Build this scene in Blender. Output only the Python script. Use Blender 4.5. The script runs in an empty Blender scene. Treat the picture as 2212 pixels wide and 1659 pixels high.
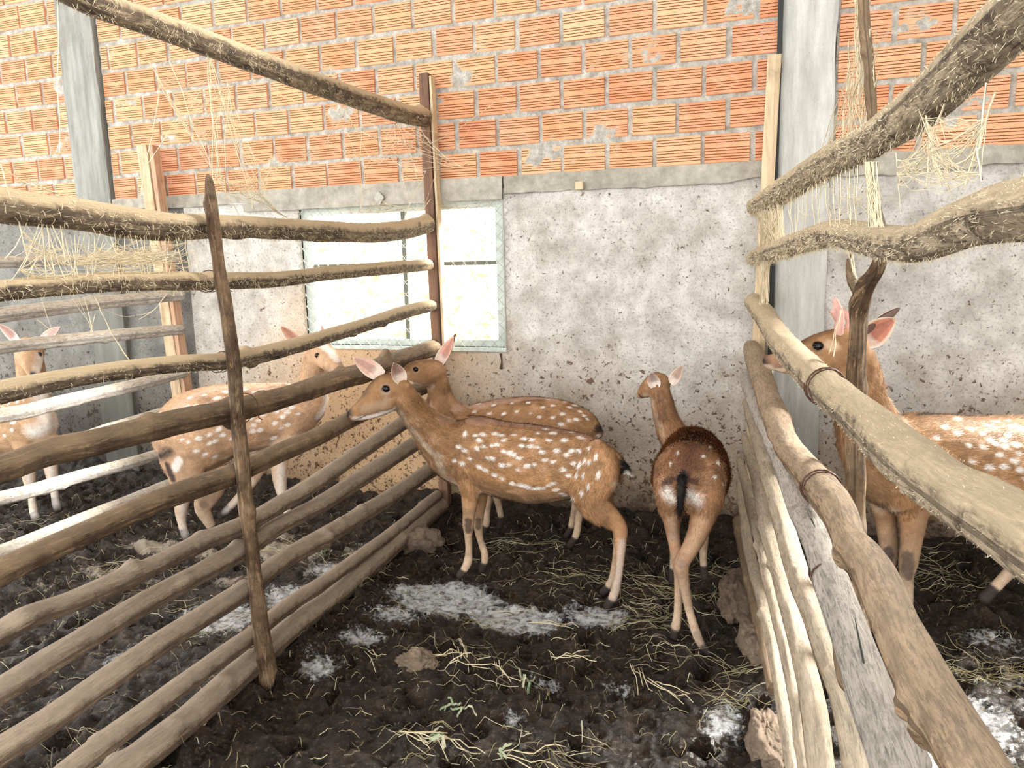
import bpy, math, random
import numpy as np
from mathutils import Matrix, Vector

rng = np.random.default_rng(7)
random.seed(7)
SC = bpy.context.scene
COL = SC.collection

# ------------------------------------------------------------------ camera
F_PX, YAW, PITCH, ROLL, CAM_H = 1651.16, .341227, .166362, -.0252, 1.45
def _axes():
    cy, sy = math.cos(YAW), math.sin(YAW)
    f = np.array([-sy, cy, 0]); r = np.array([cy, sy, 0]); u = np.array([0, 0, 1.])
    cp, sp = math.cos(PITCH), math.sin(PITCH)
    f2 = f*cp-u*sp; u2 = u*cp+f*sp
    cr, sr = math.cos(ROLL), math.sin(ROLL)
    return r*cr+u2*sr, u2*cr-r*sr, f2
AR, AU, AF = _axes()
C0 = np.array([0, 0, CAM_H])
cam = bpy.data.cameras.new('camera'); cam_o = bpy.data.objects.new('camera', cam); COL.objects.link(cam_o)
cam.sensor_fit = 'HORIZONTAL'; cam.sensor_width = 36; cam.lens = F_PX*36/2212
cam.clip_start = .05; cam.clip_end = 200
M = Matrix(((AR[0], AU[0], -AF[0], 0), (AR[1], AU[1], -AF[1], 0), (AR[2], AU[2], -AF[2], CAM_H), (0, 0, 0, 1)))
cam_o.matrix_world = M
SC.camera = cam_o

# ------------------------------------------------------------------ light
SC.view_settings.view_transform = 'Standard'; SC.view_settings.look = 'None'
SC.view_settings.gamma = 1; SC.view_settings.use_curve_mapping = False
SC.view_settings.exposure = 1.03
SC.cycles.use_denoising = True
SC.cycles.max_bounces = 8; SC.cycles.diffuse_bounces = 4
SC.cycles.sample_clamp_indirect = 8
w = bpy.data.worlds.new('sky'); SC.world = w; w.use_nodes = True
w.node_tree.nodes['Background'].inputs[0].default_value = (1, .985, .955, 1)
w.node_tree.nodes['Background'].inputs[1].default_value = 2.3
sun = bpy.data.lights.new('sun', 'SUN'); sun.energy = 13; sun.angle = math.radians(18); sun.color = (1, .96, .88)
sun_o = bpy.data.objects.new('sun', sun); COL.objects.link(sun_o)
sun_o.rotation_euler = Vector((-.62, -.60, -.47)).to_track_quat('-Z', 'Y').to_euler()
sun_o.location = (3, 8, 6)

# ------------------------------------------------------------------ helpers
def ray(px, py): return (px-1106)/F_PX*AR-(py-829.5)/F_PX*AU+AF
def ony(px, py, y): d = ray(px, py); return C0+d*y/d[1]
def onz(px, py, z=0.): d = ray(px, py); return C0+d*(z-CAM_H)/d[2]
def onplane(px, py, p0, n):
    d = ray(px, py); n = np.array(n, float); return C0+d*((np.array(p0)-C0)@n)/(d@n)
def depth(P): return float((np.array(P)-C0)@AF)
def pxm(P): return depth(P)/F_PX          # metres per pixel at P

def mesh_obj(name, V, Fc, mats=None, parent=None, smooth=True, uv=None, attr=None, mi=None, normals=None):
    me = bpy.data.meshes.new(name)
    V = np.asarray(V, np.float32)
    if isinstance(Fc, np.ndarray):
        n, k = Fc.shape
        me.vertices.add(len(V)); me.vertices.foreach_set('co', V.ravel())
        me.loops.add(n*k); me.loops.foreach_set('vertex_index', Fc.astype(np.int32).ravel())
        me.polygons.add(n); me.polygons.foreach_set('loop_start', np.arange(n, dtype=np.int32)*k)
        me.update(calc_edges=True)
    else:
        me.from_pydata([tuple(v) for v in V], [], Fc); me.update()
    me.validate(clean_customdata=False)
    if uv is not None:
        l = me.uv_layers.new(name='UVMap'); vi = np.zeros(len(me.loops), np.int32)
        me.loops.foreach_get('vertex_index', vi); l.data.foreach_set('uv', np.asarray(uv, np.float32)[vi].ravel())
    if attr:
        for k, a in attr.items():
            a = np.asarray(a, np.float32)
            if a.ndim == 1:
                t = me.attributes.new(k, 'FLOAT', 'POINT'); t.data.foreach_set('value', a)
            else:
                if a.shape[1] == 3: a = np.hstack([a, np.ones((len(a), 1), np.float32)])
                t = me.attributes.new(k, 'FLOAT_COLOR', 'POINT'); t.data.foreach_set('color', a.ravel())
    for m in (mats if isinstance(mats, (list, tuple)) else [mats]):
        if m: me.materials.append(m)
    if mi is not None: me.polygons.foreach_set('material_index', np.asarray(mi, np.int32))
    me.polygons.foreach_set('use_smooth', np.full(len(me.polygons), smooth, bool))
    if normals is not None: me.normals_split_custom_set_from_vertices([tuple(x) for x in normals])
    o = bpy.data.objects.new(name, me); COL.objects.link(o)
    if parent: o.parent = parent
    return o

def tag(o, label, cat, group=None, kind=None):
    o['label'] = label; o['category'] = cat
    if group: o['group'] = group
    if kind: o['kind'] = kind
    return o
def empty(name, loc, label, cat, group=None, kind=None):
    """things are built in world coordinates; the Empty stands at the base and parts keep their world place"""
    o = bpy.data.objects.new(name, None); COL.objects.link(o); o.location = loc; o.empty_display_size = .1
    return tag(o, label, cat, group, kind)
def adopt(parent):
    inv = Matrix.Translation(parent.location).inverted()
    for c in COL.objects:
        if c.parent == parent and not c.get('_in'):
            c.matrix_parent_inverse = inv

def box(x0, x1, y0, y1, z0, z1):
    V = [(x, y, z) for x in (x0, x1) for y in (y0, y1) for z in (z0, z1)]
    Fc = [(0, 1, 3, 2), (4, 6, 7, 5), (0, 4, 5, 1), (2, 3, 7, 6), (0, 2, 6, 4), (1, 5, 7, 3)]
    return V, Fc
def join(parts):
    V = []; Fc = []
    for v, f in parts:
        b = len(V); V += [tuple(p) for p in v]; Fc += [tuple(i+b for i in q) for q in f]
    return V, Fc

def vhash(ix, iy, iz, s):
    h = (ix.astype(np.int64)*374761393+iy.astype(np.int64)*668265263+iz.astype(np.int64)*2147483647+s*144269) & 0xffffffff
    h = ((h ^ (h >> 13))*1274126177) & 0xffffffff
    return ((h ^ (h >> 16)) & 0xffff)/65535.*2-1
def vnoise(P, s=0):
    P = np.asarray(P, float); i = np.floor(P); f = P-i; f = f*f*(3-2*f); i = i.astype(np.int64); r = 0
    for a in (0, 1):
        for b in (0, 1):
            for c in (0, 1):
                wt = (f[:, 0] if a else 1-f[:, 0])*(f[:, 1] if b else 1-f[:, 1])*(f[:, 2] if c else 1-f[:, 2])
                r = r+wt*vhash(i[:, 0]+a, i[:, 1]+b, i[:, 2]+c, s)
    return r
def fbm(P, o=3, s=0):
    r = 0; a = 1
    for k in range(o): r = r+a*vnoise(np.asarray(P)*2**k+k*17.3, s+k); a *= .5
    return r
def unit(v): v = np.asarray(v, float); return v/(np.linalg.norm(v)+1e-9)

def spline(P, step):
    """Catmull-Rom through rows of P (first three columns position), resampled about every step metres"""
    P = np.asarray(P, float); Q = np.vstack([2*P[0]-P[1], P, 2*P[-1]-P[-2]]); out = []
    for i in range(1, len(Q)-2):
        L = np.linalg.norm(Q[i+1, :3]-Q[i, :3]); n = max(1, int(round(L/step)))
        t = np.linspace(0, 1, n, endpoint=False)[:, None]
        a, b, c, d = Q[i-1], Q[i], Q[i+1], Q[i+2]
        out.append(.5*((2*b)+(-a+c)*t+(2*a-5*b+4*c-d)*t**2+(-a+3*b-3*c+d)*t**3))
    out.append(Q[-2][None]); return np.vstack(out)

# ------------------------------------------------------------------ materials
def mat(name):
    m = bpy.data.materials.new(name); m.use_nodes = True
    nt = m.node_tree; return m, nt, nt.nodes['Principled BSDF']
def node(nt, t, **kw):
    n = nt.nodes.new(t)
    for k, v in kw.items(): setattr(n, k, v)
    return n
def noise(nt, vec, scale, detail=6, rough=.6, dist=0.):
    n = node(nt, 'ShaderNodeTexNoise'); n.inputs['Scale'].default_value = scale; n.inputs['Detail'].default_value = detail
    n.inputs['Roughness'].default_value = rough; n.inputs['Distortion'].default_value = dist
    if vec is not None: nt.links.new(vec, n.inputs['Vector'])
    return n.outputs['Fac']
def ramp(nt, fac, stops, interp='LINEAR'):
    r = node(nt, 'ShaderNodeValToRGB'); r.color_ramp.interpolation = interp
    e = r.color_ramp.elements
    while len(e) < len(stops): e.new(.5)
    for i, (p, c) in enumerate(stops):
        e[i].position = p
        e[i].color = (c, c, c, 1) if isinstance(c, (int, float)) else (*c, 1)
    nt.links.new(fac, r.inputs[0]); return r.outputs[0]
def mix(nt, fac, a, b, blend='MIX'):
    m = node(nt, 'ShaderNodeMix', data_type='RGBA', blend_type=blend)
    for s, v in ((0, fac), (6, a), (7, b)):
        if isinstance(v, (int, float)): m.inputs[s].default_value = v
        elif isinstance(v, tuple): m.inputs[s].default_value = (*v, 1)
        else: nt.links.new(v, m.inputs[s])
    return m.outputs[2]
def math_(nt, op, a, b=None, c=None):
    m = node(nt, 'ShaderNodeMath', operation=op)
    for i, v in enumerate((a, b, c)):
        if v is None: continue
        if isinstance(v, (int, float)): m.inputs[i].default_value = v
        else: nt.links.new(v, m.inputs[i])
    return m.outputs[0]
def scaled(nt, vec, s):
    m = node(nt, 'ShaderNodeMapping'); m.inputs['Scale'].default_value = s; nt.links.new(vec, m.inputs[0]); return m.outputs[0]
def bump(nt, bsdf, h, dist, strength=1.):
    b = node(nt, 'ShaderNodeBump'); b.inputs['Distance'].default_value = dist; b.inputs['Strength'].default_value = strength
    nt.links.new(h, b.inputs['Height']); nt.links.new(b.outputs[0], bsdf.inputs['Normal'])
def objco(nt): return node(nt, 'ShaderNodeNewGeometry').outputs['Position']
def uvco(nt): return node(nt, 'ShaderNodeUVMap').outputs[0]
def sep(nt, v): s = node(nt, 'ShaderNodeSeparateXYZ'); nt.links.new(v, s.inputs[0]); return s.outputs

def mat_plain(name, c, rough=.7, metal=0., nscale=60, var=.25, spec=.4):
    m, nt, b = mat(name); p = objco(nt)
    dark = tuple(x*(1-var) for x in c)
    nt.links.new(mix(nt, ramp(nt, noise(nt, p, nscale), [(.35, 0.), (.65, 1.)]), dark, c), b.inputs['Base Color'])
    b.inputs['Roughness'].default_value = rough; b.inputs['Metallic'].default_value = metal
    b.inputs['Specular IOR Level'].default_value = spec
    return m

def mat_brick():
    m, nt, b = mat('fired_clay'); p = objco(nt)
    oi = node(nt, 'ShaderNodeObjectInfo')
    per = ramp(nt, oi.outputs['Random'], [(0, (.58, .215, .10)), (.3, (.68, .29, .135)), (.55, (.76, .37, .185)), (.8, (.64, .245, .125)), (1, (.78, .43, .235))])
    left = ramp(nt, sep(nt, p)[0], [(0, 0.), (1, 1.)])
    big = noise(nt, p, 9, 5)
    c = mix(nt, ramp(nt, big, [(.35, 0.), (.7, .5)]), per, (.84, .52, .33))
    c = mix(nt, ramp(nt, noise(nt, p, 70, 4), [(.62, 0.), (.72, .55)]), c, (.30, .13, .07))
    c = mix(nt, ramp(nt, noise(nt, scaled(nt, p, (1, 1, 1.4)), 13, 5, .7), [(.66, 0.), (.74, .8)]), c, (.50, .47, .42))
    nt.links.new(c, b.inputs['Base Color']); b.inputs['Roughness'].default_value = .85
    bump(nt, b, noise(nt, p, 160, 3), .001, .6)
    return m
def mat_groove():
    return mat_plain('clay_groove', (.30, .085, .035), .95, nscale=90, var=.4, spec=.1)
def mat_mortar():
    m, nt, b = mat('cement_mortar'); p = objco(nt)
    c = ramp(nt, noise(nt, p, 22, 7, .7), [(.3, (.27, .25, .21)), (.5, (.50, .475, .42)), (.68, (.74, .72, .66))])
    c = mix(nt, ramp(nt, noise(nt, p, 110, 3), [(.58, 0.), (.72, .5)]), c, (.12, .11, .09))
    nt.links.new(c, b.inputs['Base Color']); b.inputs['Roughness'].default_value = .95
    bump(nt, b, noise(nt, p, 130, 6, .75), .006, 1)
    return m
def mat_concrete(name, a, c_, stain=(.12, .11, .085), streak=True, st=.45):
    m, nt, b = mat(name); p = objco(nt)
    v = scaled(nt, p, (1, 1, .12)) if streak else p
    c = ramp(nt, noise(nt, v, 16, 8, .68), [(.28, a), (.7, c_)])
    c = mix(nt, ramp(nt, noise(nt, p, 3.2, 7, .7), [(.5, 0.), (.72, st)]), c, stain)
    c = mix(nt, ramp(nt, noise(nt, p, 140, 3), [(.6, 0.), (.75, .35)]), c, tuple(x*.4 for x in a))
    if streak:
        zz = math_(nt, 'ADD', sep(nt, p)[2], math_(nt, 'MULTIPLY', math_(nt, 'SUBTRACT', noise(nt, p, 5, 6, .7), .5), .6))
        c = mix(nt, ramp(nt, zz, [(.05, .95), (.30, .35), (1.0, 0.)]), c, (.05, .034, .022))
        if st > .4: c = mix(nt, ramp(nt, zz, [(1.5, .62), (1.9, 0.)]) if False else ramp(nt, math_(nt, 'MULTIPLY', zz, .5), [(.7, .6), (.95, 0.)]), c, (.13, .13, .115))
    nt.links.new(c, b.inputs['Base Color']); b.inputs['Roughness'].default_value = .9
    bump(nt, b, noise(nt, p, 90, 6, .7), .003, .9)
    return m
def mat_plaster(name, lo, hi, warm, dung, dark_base=1.):
    """rough cement render splashed with dung, dirtier and browner towards the floor"""
    m, nt, b = mat(name); p = objco(nt); s = sep(nt, p)
    c = ramp(nt, noise(nt, p, 7, 8, .65), [(.3, lo), (.68, hi)])
    z = s[2]
    # warm muddy staining low on the wall, edge broken by noise
    zz = math_(nt, 'ADD', z, math_(nt, 'MULTIPLY', math_(nt, 'SUBTRACT', noise(nt, p, 2.2, 6, .7), .5), 1.1))
    low = ramp(nt, zz, [(.25, .85*dark_base), (1.0, 0.)])
    c = mix(nt, low, c, warm)
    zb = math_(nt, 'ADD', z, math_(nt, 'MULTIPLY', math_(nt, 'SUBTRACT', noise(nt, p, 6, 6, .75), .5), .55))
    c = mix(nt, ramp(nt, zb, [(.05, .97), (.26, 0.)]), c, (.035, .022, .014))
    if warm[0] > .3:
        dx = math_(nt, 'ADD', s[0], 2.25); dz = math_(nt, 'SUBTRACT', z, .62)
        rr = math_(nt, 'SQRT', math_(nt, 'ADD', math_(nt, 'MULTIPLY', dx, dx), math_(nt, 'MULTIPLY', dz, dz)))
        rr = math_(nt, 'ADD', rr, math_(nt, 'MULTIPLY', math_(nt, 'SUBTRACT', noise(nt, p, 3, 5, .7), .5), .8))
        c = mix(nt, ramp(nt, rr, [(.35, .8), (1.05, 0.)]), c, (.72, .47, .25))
    # pores of the render
    c = mix(nt, ramp(nt, noise(nt, p, 85, 5, .7), [(.52, 0.), (.66, .5)]), c, tuple(x*.35 for x in lo))
    # splashes
    amt = ramp(nt, zz, [(0., .10), (.9, .03), (1., 0.)])
    for sc, th, col in ((21, .655, dung), (46, .645, (dung[0]*.6, dung[1]*.55, dung[2]*.5)), (11, .70, (dung[0]*1.2, dung[1]*1.15, dung[2]))):
        f = noise(nt, p, sc, 5, .62, .4)
        f = math_(nt, 'ADD', f, amt)
        c = mix(nt, ramp(nt, f, [(th, 0.), (th+.035, .88)]), c, col)
    nt.links.new(c, b.inputs['Base Color']); b.inputs['Roughness'].default_value = .88
    bump(nt, b, noise(nt, p, 95, 5, .75), .006, 1)
    return m
def mat_bark(name, bark, inner, dust, patch=.5, dust_amt=.6, grain=1., blotch=.45):
    m, nt, b = mat(name); uv = uvco(nt); p = objco(nt)
    g = noise(nt, scaled(nt, uv, (52*grain, 8, 1)), 1, 8, .72, .9)
    fine = noise(nt, scaled(nt, uv, (190, 26, 1)), 1, 6, .75, .4)
    c = mix(nt, ramp(nt, g, [(patch-.035, 0.), (patch+.035, 1.)]), bark, inner)
    c = mix(nt, ramp(nt, fine, [(.40, .95), (.50, 0.)]), c, tuple(x*.28 for x in bark))
    c = mix(nt, ramp(nt, noise(nt, p, 9, 5), [(.4, 0.), (.68, .45)]), c, tuple(min(1, x*1.25) for x in inner))
    c = mix(nt, ramp(nt, noise(nt, p, 17, 8, .78, .6), [(.52, 0.), (.60, blotch)]), c, tuple(x*.55 for x in bark))
    nz = sep(nt, node(nt, 'ShaderNodeNewGeometry').outputs['Normal'])[2]
    d = math_(nt, 'MULTIPLY', ramp(nt, math_(nt, 'ADD', nz, math_(nt, 'MULTIPLY', math_(nt, 'SUBTRACT', noise(nt, p, 30, 5), .5), 1.2)), [(.0, 0.), (.45, 1.)]), dust_amt)
    c = mix(nt, d, c, dust)
    nt.links.new(c, b.inputs['Base Color']); b.inputs['Roughness'].default_value = .72
    b.inputs['Specular IOR Level'].default_value = .3
    h = math_(nt, 'ADD', math_(nt, 'MULTIPLY', g, .7), math_(nt, 'MULTIPLY', fine, .5))
    bump(nt, b, h, .016, 1.)
    return m
def mat_plank(name, a, c_):
    m, nt, b = mat(name); p = objco(nt)
    g = noise(nt, scaled(nt, p, (26, 26, 1.6)), 1.4, 7, .7, .6)
    c = ramp(nt, g, [(.3, a), (.62, c_)])
    c = mix(nt, ramp(nt, noise(nt, p, 7, 6, .7), [(.5, 0.), (.75, .6)]), c, tuple(x*.45 for x in a))
    nt.links.new(c, b.inputs['Base Color']); b.inputs['Roughness'].default_value = .8
    bump(nt, b, g, .004, .8)
    return m
def mat_mud():
    m, nt, b = mat('wet_mud'); p = objco(nt)
    wet = node(nt, 'ShaderNodeAttribute', attribute_name='slurry_shine').outputs['Fac']
    dry = node(nt, 'ShaderNodeAttribute', attribute_name='straw').outputs['Fac']
    n1 = noise(nt, p, 11, 8, .7)
    c = ramp(nt, n1, [(.34, (.008, .005, .003)), (.5, (.030, .018, .011)), (.66, (.095, .062, .040))])
    c = mix(nt, ramp(nt, noise(nt, p, 75, 6, .75), [(.54, 0.), (.64, .85)]), c, (.23, .165, .115))
    c = mix(nt, ramp(nt, noise(nt, p, 60, 5, .7, .5), [(.56, 0.), (.64, .75)]), c, (.010, .006, .004))
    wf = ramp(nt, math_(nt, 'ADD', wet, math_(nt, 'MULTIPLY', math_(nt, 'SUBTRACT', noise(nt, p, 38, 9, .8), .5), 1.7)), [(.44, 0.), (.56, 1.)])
    c = mix(nt, wf, c, ramp(nt, noise(nt, p, 40, 6), [(.36, (.16, .14, .125)), (.52, (.70, .71, .73)), (.7, (.90, .92, .95))]))  # milky slurry colour doubles as bright reflections on the wet mud
    df = ramp(nt, math_(nt, 'ADD', dry, math_(nt, 'MULTIPLY', math_(nt, 'SUBTRACT', noise(nt, p, 48, 8, .8), .5), 1.5)), [(.45, 0.), (.62, 1.)])
    c = mix(nt, df, c, (.70, .60, .47))  # straw colour doubles as the sun patch in the left pen
    nt.links.new(c, b.inputs['Base Color'])
    nt.links.new(ramp(nt, math_(nt, 'ADD', noise(nt, p, 18, 5), math_(nt, 'MULTIPLY', wet, -.35)), [(.28, .08), (.66, .62)]), b.inputs['Roughness'])
    b.inputs['Specular IOR Level'].default_value = .6
    hh = math_(nt, 'ADD', noise(nt, p, 85, 8, .8), noise(nt, p, 30, 4, .7))
    bump(nt, b, math_(nt, 'MULTIPLY', hh, math_(nt, 'SUBTRACT', 1., math_(nt, 'MULTIPLY', wf, .62))), .034, 1.)
    return m
def mat_attr(name, rough=.75, sheen=.3, nz=0.):
    m, nt, b = mat(name)
    c = node(nt, 'ShaderNodeAttribute', attribute_name='coat').outputs['Color']
    if nz:
        c = mix(nt, ramp(nt, noise(nt, objco(nt), 55, 6, .7), [(.35, nz), (.65, 0.)]), c, mix(nt, 1., c, (.45, .36, .3), 'MULTIPLY'))
    nt.links.new(c, b.inputs['Base Color']); b.inputs['Roughness'].default_value = rough
    b.inputs['Specular IOR Level'].default_value = .25; b.inputs['Sheen Weight'].default_value = 0
    b.inputs['Sheen Roughness'].default_value = .4
    return m

MT = dict(
    brick=mat_brick(), groove=mat_groove(), mortar=mat_mortar(),
    column=mat_concrete('column_concrete', (.36, .36, .33), (.74, .74, .70), stain=(.30, .26, .18), st=.3),
    column_dark=mat_concrete('old_column_concrete', (.15, .155, .14), (.42, .425, .39), stain=(.16, .14, .10), st=.5),
    beam=mat_concrete('beam_concrete', (.26, .245, .20), (.52, .49, .42), stain=(.13, .11, .08), streak=False, st=.6),
    plaster=mat_plaster('dung_splashed_render', (.40, .37, .325), (.84, .82, .77), (.40, .28, .17), (.12, .058, .028)),
    plaster_grey=mat_plaster('grey_cement_render', (.125, .125, .115), (.29, .285, .265), (.12, .09, .06), (.04, .03, .022), .6),
    bark=mat_bark('brown_bark', (.125, .072, .04), (.40, .26, .145), (.46, .35, .23), .56, .35),
    bark_mud=mat_bark('muddy_pole_wood', (.19, .128, .085), (.36, .26, .175), (.56, .46, .355), .50, .55),
    bark_dusty=mat_bark('dusty_old_wood', (.13, .088, .06), (.46, .35, .225), (.74, .58, .37), .53, .95),
    bark_pale=mat_bark('weathered_pale_wood', (.27, .19, .125), (.52, .40, .275), (.66, .57, .45), .44, .4, .7),
    bark_sunlit=mat_bark('sunlit_pole_wood', (.50, .38, .30), (.86, .80, .74), (.86, .72, .52), .40, .35, .7),  # pole wood whitened to look struck by the window sun
    bark_bleached=mat_bark('cracked_grey_wood', (.22, .185, .145), (.50, .455, .40), (.60, .55, .48), .42, .3, .6),
    bark_tan=mat_bark('smooth_tan_wood', (.20, .125, .072), (.44, .30, .18), (.58, .46, .34), .46, .35, .8),
    bark_fuzzy=mat_bark('web_furred_wood', (.17, .12, .075), (.50, .395, .275), (.72, .58, .385), .47, .75, .6, .85),
    plank=mat_plank('sawn_plank', (.40, .28, .16), (.74, .58, .38)),
    plank_dark=mat_plank('dark_post_wood', (.085, .045, .03), (.23, .12, .07)),
    plank_red=mat_plank('reddish_post_wood', (.36, .20, .12), (.64, .42, .28)),
    black=mat_plain('black_iron', (.02, .022, .02), .6),
    frame=mat_plain('pale_window_paint', (.62, .70, .66), .5, 0, 25),
    frame_dark=mat_plain('grimy_window_bar', (.16, .17, .14), .6),
    wire=mat_plain('galvanised_wire', (.42, .41, .36), .5, .2),
    rust=mat_plain('rusty_wire', (.10, .05, .032), .6, .3),
    web=mat_plain('dusty_cobweb', (.78, .67, .47), .95, 0, 30, .15, .1),
    mud=mat_mud(), coat=mat_attr('deer_coat', .8, .25, .35), fur=mat_attr('deer_hair', .6, .2),
    straw=mat_attr('straw', .7, 0.), eye=mat_plain('dark_eye', (.005, .003, .003), .08, 0, 10, .1, .3),
    velvet=mat_plain('velvet_antler', (.74, .42, .36), .7, 0, 40, .2),
    roof=mat_plain('roof_sheet', (.55, .56, .56), .6), outside=mat_plain('dry_ground', (.78, .70, .52), .9, 0, 3),
)

# ------------------------------------------------------------------ back wall
WY = 3.912                       # inner face of the bricks
COURSE, PITCHX, Z0 = .159, .2325, 1.853
BAYS = {'left': (-6.6, -4.36), 'centre': (-4.065, -.03), 'right': (.195, 1.32)}
WIN = (-2.69, -1.42, .955, 1.745)          # x0 x1 z0 z1 of the window opening
SUN_WIN = (1.35, 3.15, .955, 2.75)            # unseen opening in the next bay, sized to let sun onto the right rails

def grid_surface(xs, zs, yfun, hole=None):
    X, Z = np.meshgrid(xs, zs); n, m = X.shape
    P = np.stack([X.ravel(), np.zeros(X.size), Z.ravel()], 1)
    Y = yfun(P); V = np.stack([P[:, 0], Y, P[:, 2]], 1)
    i, j = np.meshgrid(np.arange(n-1), np.arange(m-1), indexing='ij')
    a = (i*m+j).ravel(); Fc = np.stack([a, a+1, a+m+1, a+m], 1)
    if hole is not None:
        c = V[Fc].mean(1)
        for h in (hole if isinstance(hole, list) else [hole]):
            k = ~((c[:, 0] > h[0]) & (c[:, 0] < h[1]) & (c[:, 2] > h[2]) & (c[:, 2] < h[3])); Fc = Fc[k]; c = c[k]
    return V, Fc

def make_brick_mesh(k, wd, ht=.1345, dp=.09):
    """hollow clay brick laid on its side: ribbed face with grooves cut into it"""
    r = np.random.default_rng(40+k)
    ng = 9; zs = [-ht/2]; marks = [0]
    prof = []                                   # (z, y) along the face
    prof.append((-ht/2, .003)); prof.append((-ht/2+.004, 0))
    gz = np.linspace(-ht/2+.017, ht/2-.013, ng)
    gz = gz+r.uniform(-.0015, .0015, ng)
    for q, z in enumerate(gz):
        if q == 4+k % 2: continue
        prof += [(z-.0018, 0), (z-.0008, .003), (z+.0008, .003), (z+.0018, 0)]
    prof += [(ht/2-.004, 0), (ht/2, .003)]
    V = []; Fc = []; mi = []
    for s in (-1, 1):
        for z, y in prof: V.append((s*wd/2, y, z))
    n = len(prof)
    for i in range(n-1):
        Fc.append((i, i+n, i+n+1, i+1))
        mi.append(1 if (prof[i][1] > .001 and 1 < i < n-2 or prof[i+1][1] > .001 and 1 < i+1 < n-2) else 0)
    b = len(V)
    V += [(-wd/2, dp, -ht/2), (wd/2, dp, -ht/2), (wd/2, dp, ht/2), (-wd/2, dp, ht/2)]
    Fc += [(0, b, b+1, n), (n-1, 2*n-1, b+2, b+3), tuple(range(0, n))+(b+3, b), tuple([b+1, b+2]+list(range(2*n-1, n-1, -1)))]
    mi += [0]*4
    me = bpy.data.meshes.new('brick'); me.from_pydata(V, [], Fc); me.update()
    me.materials.append(MT['brick']); me.materials.append(MT['groove']); me.polygons.foreach_set('material_index', mi)
    me.shade_flat()
    return me
full = [make_brick_mesh(k, .207+.003*(k % 3)) for k in range(5)]
cut = {}

wall_labels = {'left': 'ribbed orange brick wall left of the left concrete column', 'centre': 'ribbed orange brick wall with grey mortar between the two concrete columns',
               'right': 'ribbed orange brick wall right of the right concrete column'}
walls = {}
for bay, (bx0, bx1) in BAYS.items():
    nx = int((bx1-bx0)/.0125); top = Z0+10*COURSE
    def ym(P, s=hash(bay) % 7):
        s = {'left': 1, 'centre': 2, 'right': 3}[bay]
        n = fbm(np.stack([P[:, 0]*5, P[:, 2]*5, P[:, 0]*0+s], 1), 3, 5)
        n2 = vnoise(np.stack([P[:, 0]*45, P[:, 2]*45, P[:, 0]*0+s], 1), 9)
        n3 = vnoise(np.stack([P[:, 0]*18, P[:, 2]*18, P[:, 0]*0+s], 1), 19)
        return WY+.0075-.018*np.clip(n-.42, 0, 1.2)-.0035*n2-.0045*n3
    V, Fc = grid_surface(np.linspace(bx0, bx1, nx), np.linspace(Z0-.03, top, int((top-Z0)/.0125)), ym)
    wall = mesh_obj('wall_back', V, Fc, MT['mortar']); walls[bay] = wall
    tag(wall, wall_labels[bay], 'wall', kind='structure')
    V, Fc = box(bx0, bx1, WY+.012, WY+.16, Z0-.02, top); mesh_obj('wall_core', V, Fc, MT['mortar'], wall, smooth=False)
    for row in range(10):
        z = Z0+row*COURSE+COURSE/2-.004
        x = -.153-(.118 if row % 2 else 0)+PITCHX*14
        while x > bx0-.01:
            xa, xb = x-PITCHX+.012, x-.012
            xa = max(xa, bx0+.012); xb = min(xb, bx1-.012)
            if xb-xa > .045:
                wd = xb-xa
                wk = random.choice([0, 0, 1, 2, 3, 4])
                if abs(wd-(PITCHX-.024)) < .004: me = full[wk]
                else:
                    key = round(wd, 2)
                    if key not in cut: cut[key] = make_brick_mesh(wk, wd)
                    me = cut[key]
                o = bpy.data.objects.new('brick', me); COL.objects.link(o); o.parent = wall
                o.location = ((xa+xb)/2+random.uniform(-.003, .003), WY-random.uniform(0, .006), z+random.uniform(-.003, .003))
                o.rotation_euler = (random.uniform(-.01, .01), random.uniform(-.014, .014), random.uniform(-.012, .012))
            x -= PITCHX

def plaster_panel(name, x0, x1, z1, m, hole, label, y=WY-.006, ragged=.0):
    xs = np.arange(x0, x1+.001, (x1-x0)/max(2, round((x1-x0)/.02))); zs = np.linspace(-.05, z1, int(z1/.02))
    if hole:
        for h in (hole if isinstance(hole, list) else [hole]):
            for q in (0, 1): xs[np.abs(xs-h[q]).argmin()] = h[q]
            for q in (2, 3): zs[np.abs(zs-h[q]).argmin()] = h[q]
    V, Fc = grid_surface(xs, zs, lambda P: y+.006*fbm(np.stack([P[:, 0]*3, P[:, 2]*3, P[:, 0]*0], 1), 3, 3)+.0018*vnoise(P*40, 8), hole)
    o = mesh_obj(name, V, Fc, m); tag(o, label, 'wall', kind='structure')
    segs = []
    if hole:
        h = hole
        segs = [box(x0, h[0], y+.02, y+.17, -.05, z1), box(h[1], x1, y+.02, y+.17, -.05, z1), box(h[0], h[1], y+.02, y+.17, -.05, h[2])]
        # reveals
        segs += [box(h[0]-.001, h[0], y+.0, y+.17, h[2], h[3]), box(h[1], h[1]+.001, y, y+.17, h[2], h[3]), box(h[0], h[1], y, y+.17, h[2]-.001, h[2])]
    else: segs = [box(x0, x1, y+.02, y+.17, -.05, z1)]
    V, Fc = join(segs); mesh_obj('wall_core', V, Fc, m, o, smooth=False)
    return o
plaster_panel('wall_back', -3.52, -.035, 1.80, MT['plaster'], WIN, 'pale rendered lower wall splashed with dung around the window')
plaster_panel('wall_back', .185, 3.25, 1.80, MT['plaster'], (SUN_WIN[0], SUN_WIN[1], SUN_WIN[2], 1.80), 'pale rendered lower wall behind the stag, right of the column')
plaster_panel('wall_back', -6.6, -3.52, 1.86, MT['plaster_grey'], None, 'dark grey rendered lower wall behind the far left pen', y=WY+.01)

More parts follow.
